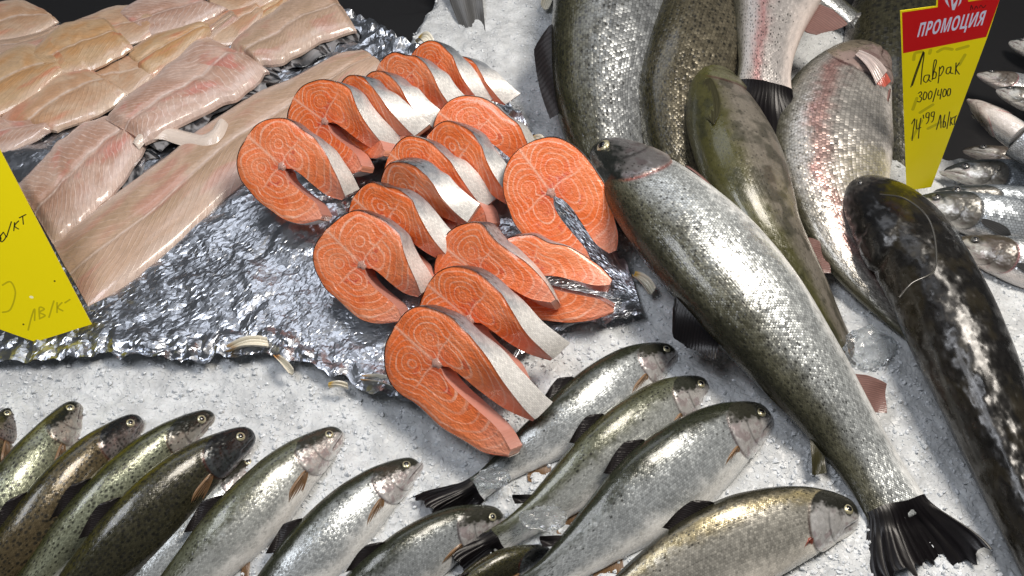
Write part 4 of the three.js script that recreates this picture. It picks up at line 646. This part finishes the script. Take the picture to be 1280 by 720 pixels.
priceTag({
  base: [1148, 236], baseY: .012, n: [-.3, .16, .94], label: 'yellow price tag with red header standing in the ice by the bass',
  poly: [[1133, 238], [1164, 233], [1234, 46], [1251, -6], [1256, -30], [1172, -24], [1170, 7], [1125, 13], [1127, 66]],
  draw(ctx, toC, S) {
    const path = (l) => { ctx.beginPath(); l.forEach((p, i) => (i ? ctx.lineTo(...toC(...p)) : ctx.moveTo(...toC(...p)))); ctx.closePath(); };
    ctx.fillStyle = '#c40d12'; path([[1127.5, 15], [1172, 8.5], [1174, -40], [1260, -40], [1249, 0], [1232.5, 45.5], [1128.8, 66]]); ctx.fill();
    ctx.fillStyle = '#e8d800'; path([[1210, 1.5], [1234, -2], [1262, -40], [1212, -40]]); ctx.fill();
    // white emblem, its lower half showing
    ctx.fillStyle = '#c9cde0'; for (const l of [[[1181, 0], [1183, 4], [1187, 9], [1185, 2], [1183, -8]], [[1188, -10], [1189, 4], [1190, 12], [1193, 12], [1196, 4], [1199, -8], [1194, 2], [1191.5, 5], [1191, -10]], [[1203, -4], [1201, 3], [1197, 8], [1199, 2], [1201, -8]]]) { path(l); ctx.fill(); }
    // header lettering, sheared to run with the header
    const a = toC(1145, 46), b = toC(1229, 30.5), t = toC(1147, 28.5), L = Math.hypot(b[0] - a[0], b[1] - a[1]);
    ctx.save(); ctx.transform((b[0] - a[0]) / L, (b[1] - a[1]) / L, -(t[0] - a[0]) / Math.hypot(t[0] - a[0], t[1] - a[1]), -(t[1] - a[1]) / Math.hypot(t[0] - a[0], t[1] - a[1]), a[0], a[1]);
    const cap = Math.hypot(t[0] - a[0], t[1] - a[1]); ctx.font = `bold italic ${Math.round(cap / .72)}px sans-serif`; const wd = ctx.measureText('ПРОМОЦИЯ').width; ctx.scale(L / wd, 1); ctx.fillStyle = '#cdd2ea'; ctx.fillText('ПРОМОЦИЯ', 0, 0); ctx.restore();
    const w = S * .0011;
    strokes(ctx, toC, [[[1213, 12], [1214, 6], [1216, 11]], [[1218, 11], [1220, 7], [1222, 10]], [[1224, 9], [1226, 6], [1229, 9], [1232, 6]]], '#3a1210', w * .7);
    // rubbed out old writing
    strokes(ctx, toC, [[[1142, 74], [1144, 66], [1152, 64]], [[1162, 66], [1163, 62]], [[1172, 64], [1180, 60], [1190, 61]], [[1196, 61], [1210, 57]], [[1199, 80], [1206, 68]], [[1141, 136], [1146, 122]], [[1140, 172], [1152, 150]], [[1160, 160], [1176, 152]], [[1150, 140], [1166, 130]]], 'rgba(90,90,20,.28)', w * 3);
    const ink = '#171712';
    strokes(ctx, toC, [
      [[1138.5, 108], [1145, 88], [1154, 64]], [[1140.5, 106], [1148, 84], [1155, 65], [1152.5, 86], [1151, 104.5]],
      [[1161, 93], [1156, 94], [1154.5, 100], [1158, 102], [1161.5, 96], [1161.5, 93]], [[1161.5, 93], [1161, 99], [1163.5, 101]],
      [[1165, 99], [1168, 86], [1170.5, 76], [1168, 75], [1166, 88], [1166, 97], [1169.5, 96], [1170, 90], [1166.5, 89]],
      [[1174.5, 83], [1173.5, 95], [1172.5, 103]], [[1174, 87], [1178, 82], [1179.5, 86], [1176, 93], [1173.5, 94]],
      [[1188, 83], [1184, 84.5], [1182.5, 90], [1185.5, 91.5], [1188.5, 86], [1188.5, 83]], [[1188.5, 83], [1188, 90], [1191, 91]],
      [[1195, 78], [1194.5, 86], [1194, 92]], [[1199, 78], [1195, 85], [1199, 92]],
      // 300/400
      [[1148, 116], [1151, 114], [1152, 117], [1149.5, 119.5], [1152, 122], [1150, 126.5], [1146.5, 126]],
      [[1156, 114], [1154, 119], [1154.5, 124], [1157.5, 122], [1158.5, 116], [1156, 114]], [[1163, 113], [1160.5, 117], [1161, 123], [1164, 121], [1165, 115], [1163, 113]],
      [[1170.5, 110], [1166, 126.5]], [[1173, 112], [1172, 118], [1176, 117.5]], [[1177, 110.5], [1175, 123]],
      [[1180.5, 110.5], [1178.5, 115], [1179, 120], [1182, 118], [1182.5, 112], [1180.5, 110.5]], [[1186, 110], [1184, 114], [1184.5, 119], [1187.5, 117], [1188, 111], [1186, 110]],
      // 14 99
      [[1139.5, 154], [1143.5, 148], [1141.5, 162], [1140, 175]], [[1146, 149], [1145.5, 160], [1151, 158.5]], [[1151, 147], [1149, 160], [1148, 172]], [[1154, 143], [1154.5, 147]],
      [[1161, 140], [1158, 141], [1157.5, 145.5], [1160.5, 146], [1161.5, 141], [1160.5, 150], [1158, 154]], [[1167.5, 139], [1164.5, 140], [1164, 144], [1167, 144.5], [1168, 140], [1166.5, 149], [1164.5, 152]],
      // lv/kg
      [[1170.5, 161], [1173, 152], [1175.5, 143], [1176, 152], [1176, 159]], [[1178.5, 158], [1180, 148], [1181, 143], [1179, 152], [1179, 158], [1181.5, 157], [1181.5, 152], [1179, 151]], [[1187, 139], [1183.5, 160]],
      [[1188.5, 146], [1187.5, 156]], [[1191, 146], [1188.5, 150.5], [1190.5, 155]], [[1192, 146], [1195.5, 144]], [[1194, 145], [1192.5, 155]],
    ], ink, w);
  },
});
priceTag({
  base: [80, 418], baseY: .02, n: [.12, .62, .78], label: 'large yellow price tag leaning over the long pale fillet',
  poly: [[45, 427], [115, 405], [0, 186], [-60, 72], [-330, 200], [-260, 320], [0, 411]],
  draw(ctx, toC, S) {
    const w = S * .0011;
    strokes(ctx, toC, [[[4, 356], [14, 352], [20, 366], [14, 386], [4, 390]], [[36, 412], [40, 396], [44, 386], [44, 400]], [[50, 396], [50, 384], [56, 386], [50, 390], [57, 394], [50, 398]], [[62, 396], [68, 376]], [[72, 390], [72, 378]], [[78, 378], [73, 384], [79, 388]], [[82, 378], [88, 374]]], 'rgba(110,105,20,.4)', w * 1.5);
    strokes(ctx, toC, [[[-6, 302], [-2, 292], [2, 298], [-2, 304], [-6, 302]], [[5, 290], [1, 296], [3, 302], [8, 296], [5, 290]], [[15, 277], [9, 296]], [[19, 278], [18, 288]], [[24, 276], [19, 282], [24, 286]], [[25, 272], [33, 268]], [[29, 270], [30, 280]]], '#171712', w * .95);
    ctx.fillStyle = 'rgba(60,55,20,.8)'; for (const [a, b] of [[69, 351], [30, 405]]) { const c = toC(a, b); ctx.beginPath(); ctx.arc(c[0], c[1], w * .9, 0, 7); ctx.fill(); }
    ctx.fillStyle = 'rgba(250,248,220,.9)'; { const c = toC(40, 371); ctx.beginPath(); ctx.ellipse(c[0], c[1], w * 2, w * 1.3, .4, 0, 7); ctx.fill(); }
  },
});

// ---------------------------------------------------------------- ice lumps and pale leaves
const lumpMat = new THREE.MeshPhysicalMaterial({ color: new THREE.Color().setRGB(.9, .93, .95), roughness: .1, transmission: .92, thickness: .02, ior: 1.31 });
function lump(px, py, y, sx, sy, sz, label, seed) {
  const g = new THREE.IcosahedronGeometry(1, 5), p = g.attributes.position, c = P(px, py, y);
  for (let i = 0; i < p.count; i++) { const v = V3(p.getX(i), p.getY(i), p.getZ(i)), k = .45 + 1.0 * fbm(v.x * 1.9 + seed, v.y * 1.7 + v.z * 1.5, seed, 3); v.multiplyScalar(k); p.setXYZ(i, v.x * sx, v.y * sy, v.z * sz); }
  g.computeVertexNormals(); const m = mesh('ice_lump', g, lumpMat, scene); m.position.copy(c); tag(m, label, 'ice', 'clear lumps of melting ice'); return m;
}
lump(1088, 434, .008, .03, .016, .026, 'clear ice lump between the big trout and the catfish', 3);
lump(618, 598, .02, .018, .007, .011, 'ice lump melting beside the tail of the silver trout', 5);
lump(680, 650, .028, .02, .007, .013, 'ice lump melting on the green backed trout', 7);
lump(700, 205, .012, .03, .02, .026, 'ice lump beside the open cavity steak', 9);

const leafMat = new THREE.MeshPhysicalMaterial({ vertexColors: true, roughness: .4, clearcoat: .3, side: THREE.DoubleSide });
function leaf(x0, y0, x1, y1, wpx, label, up = .012, seed = 1, tip = [.75, .5, .1]) {
  const geo = sheetGeo(24, 16, (u, v) => { const dx = x1 - x0, dy = y1 - y0, l = Math.hypot(dx, dy), w = (v - .5) * wpx * (.35 + .65 * Math.pow(u, .7)) * (1 - .25 * Math.pow(u, 6)), cv = Math.sin(u * 2 + seed) * wpx * .12; const p = P(x0 + dx * u - dy / l * (w + cv), y0 + dy * u + dx / l * (w + cv), .006); p.y = .008 + up * Math.sin(u * 2.6) + .0012 * Math.sin(v * 34) + .006 * (v - .5) * (v - .5) * 4; return p; }, () => .0012);
  const uv = geo.attributes.uv, col = new Float32Array(uv.count * 3);
  for (let i = 0; i < uv.count; i++) { const u = uv.getX(i), v = uv.getY(i), c = mix3(tip, [.74, .7, .58], sst(.05, .35, u + (noise(v * 6, seed, 2) - .5) * .2)), k = .9 + .16 * Math.sin(v * 34); for (let q = 0; q < 3; q++) col[i * 3 + q] = c[q] * k; }
  geo.setAttribute('color', new THREE.BufferAttribute(col, 3));
  tag(mesh('pale_leaf', geo, leafMat, scene), label, 'leaf', 'pale ribbed leaf scraps scattered over the ice');
}
leaf(586, 94, 610, 142, 26, 'pale ribbed leaf with yellow tip against the end of the leaning steak row', .022, 1);
leaf(602, 100, 606, 128, 14, 'small ribbed leaf beside the larger one at the steak row end', .02, 2);
leaf(522, 54, 538, 68, 16, 'yellowish leaf scrap beside the crumpled foil corner', .014, 3);
leaf(690, 42, 678, 84, 15, 'white ribbed leaf fan lying alone on open ice', .006, 4);
leaf(688, -6, 682, 16, 14, 'yellow tipped leaf scrap on ice farthest from the steaks', .006, 5);
leaf(662, 180, 682, 198, 16, 'curled yellow leaf bit beside an ice lump', .016, 6);
leaf(792, 346, 814, 372, 14, 'thin yellow leaf bit between the foil and the big trout', .01, 7);
leaf(284, 440, 338, 438, 14, 'pale brown scrap sticking out under the foil edge', .012, 8, [.5, .3, .1]);
leaf(346, 448, 366, 472, 9, 'thin orange scrap on ice below the foil', .006, 9, [.6, .3, .08]);
leaf(452, 478, 500, 490, 12, 'orange brown scrap under the foil near the long flapped steak', .008, 10, [.6, .32, .1]);
leaf(412, 486, 436, 488, 6, 'tiny yellow scrap on ice below the foil', .005, 11);

renderer.render(scene, camera);
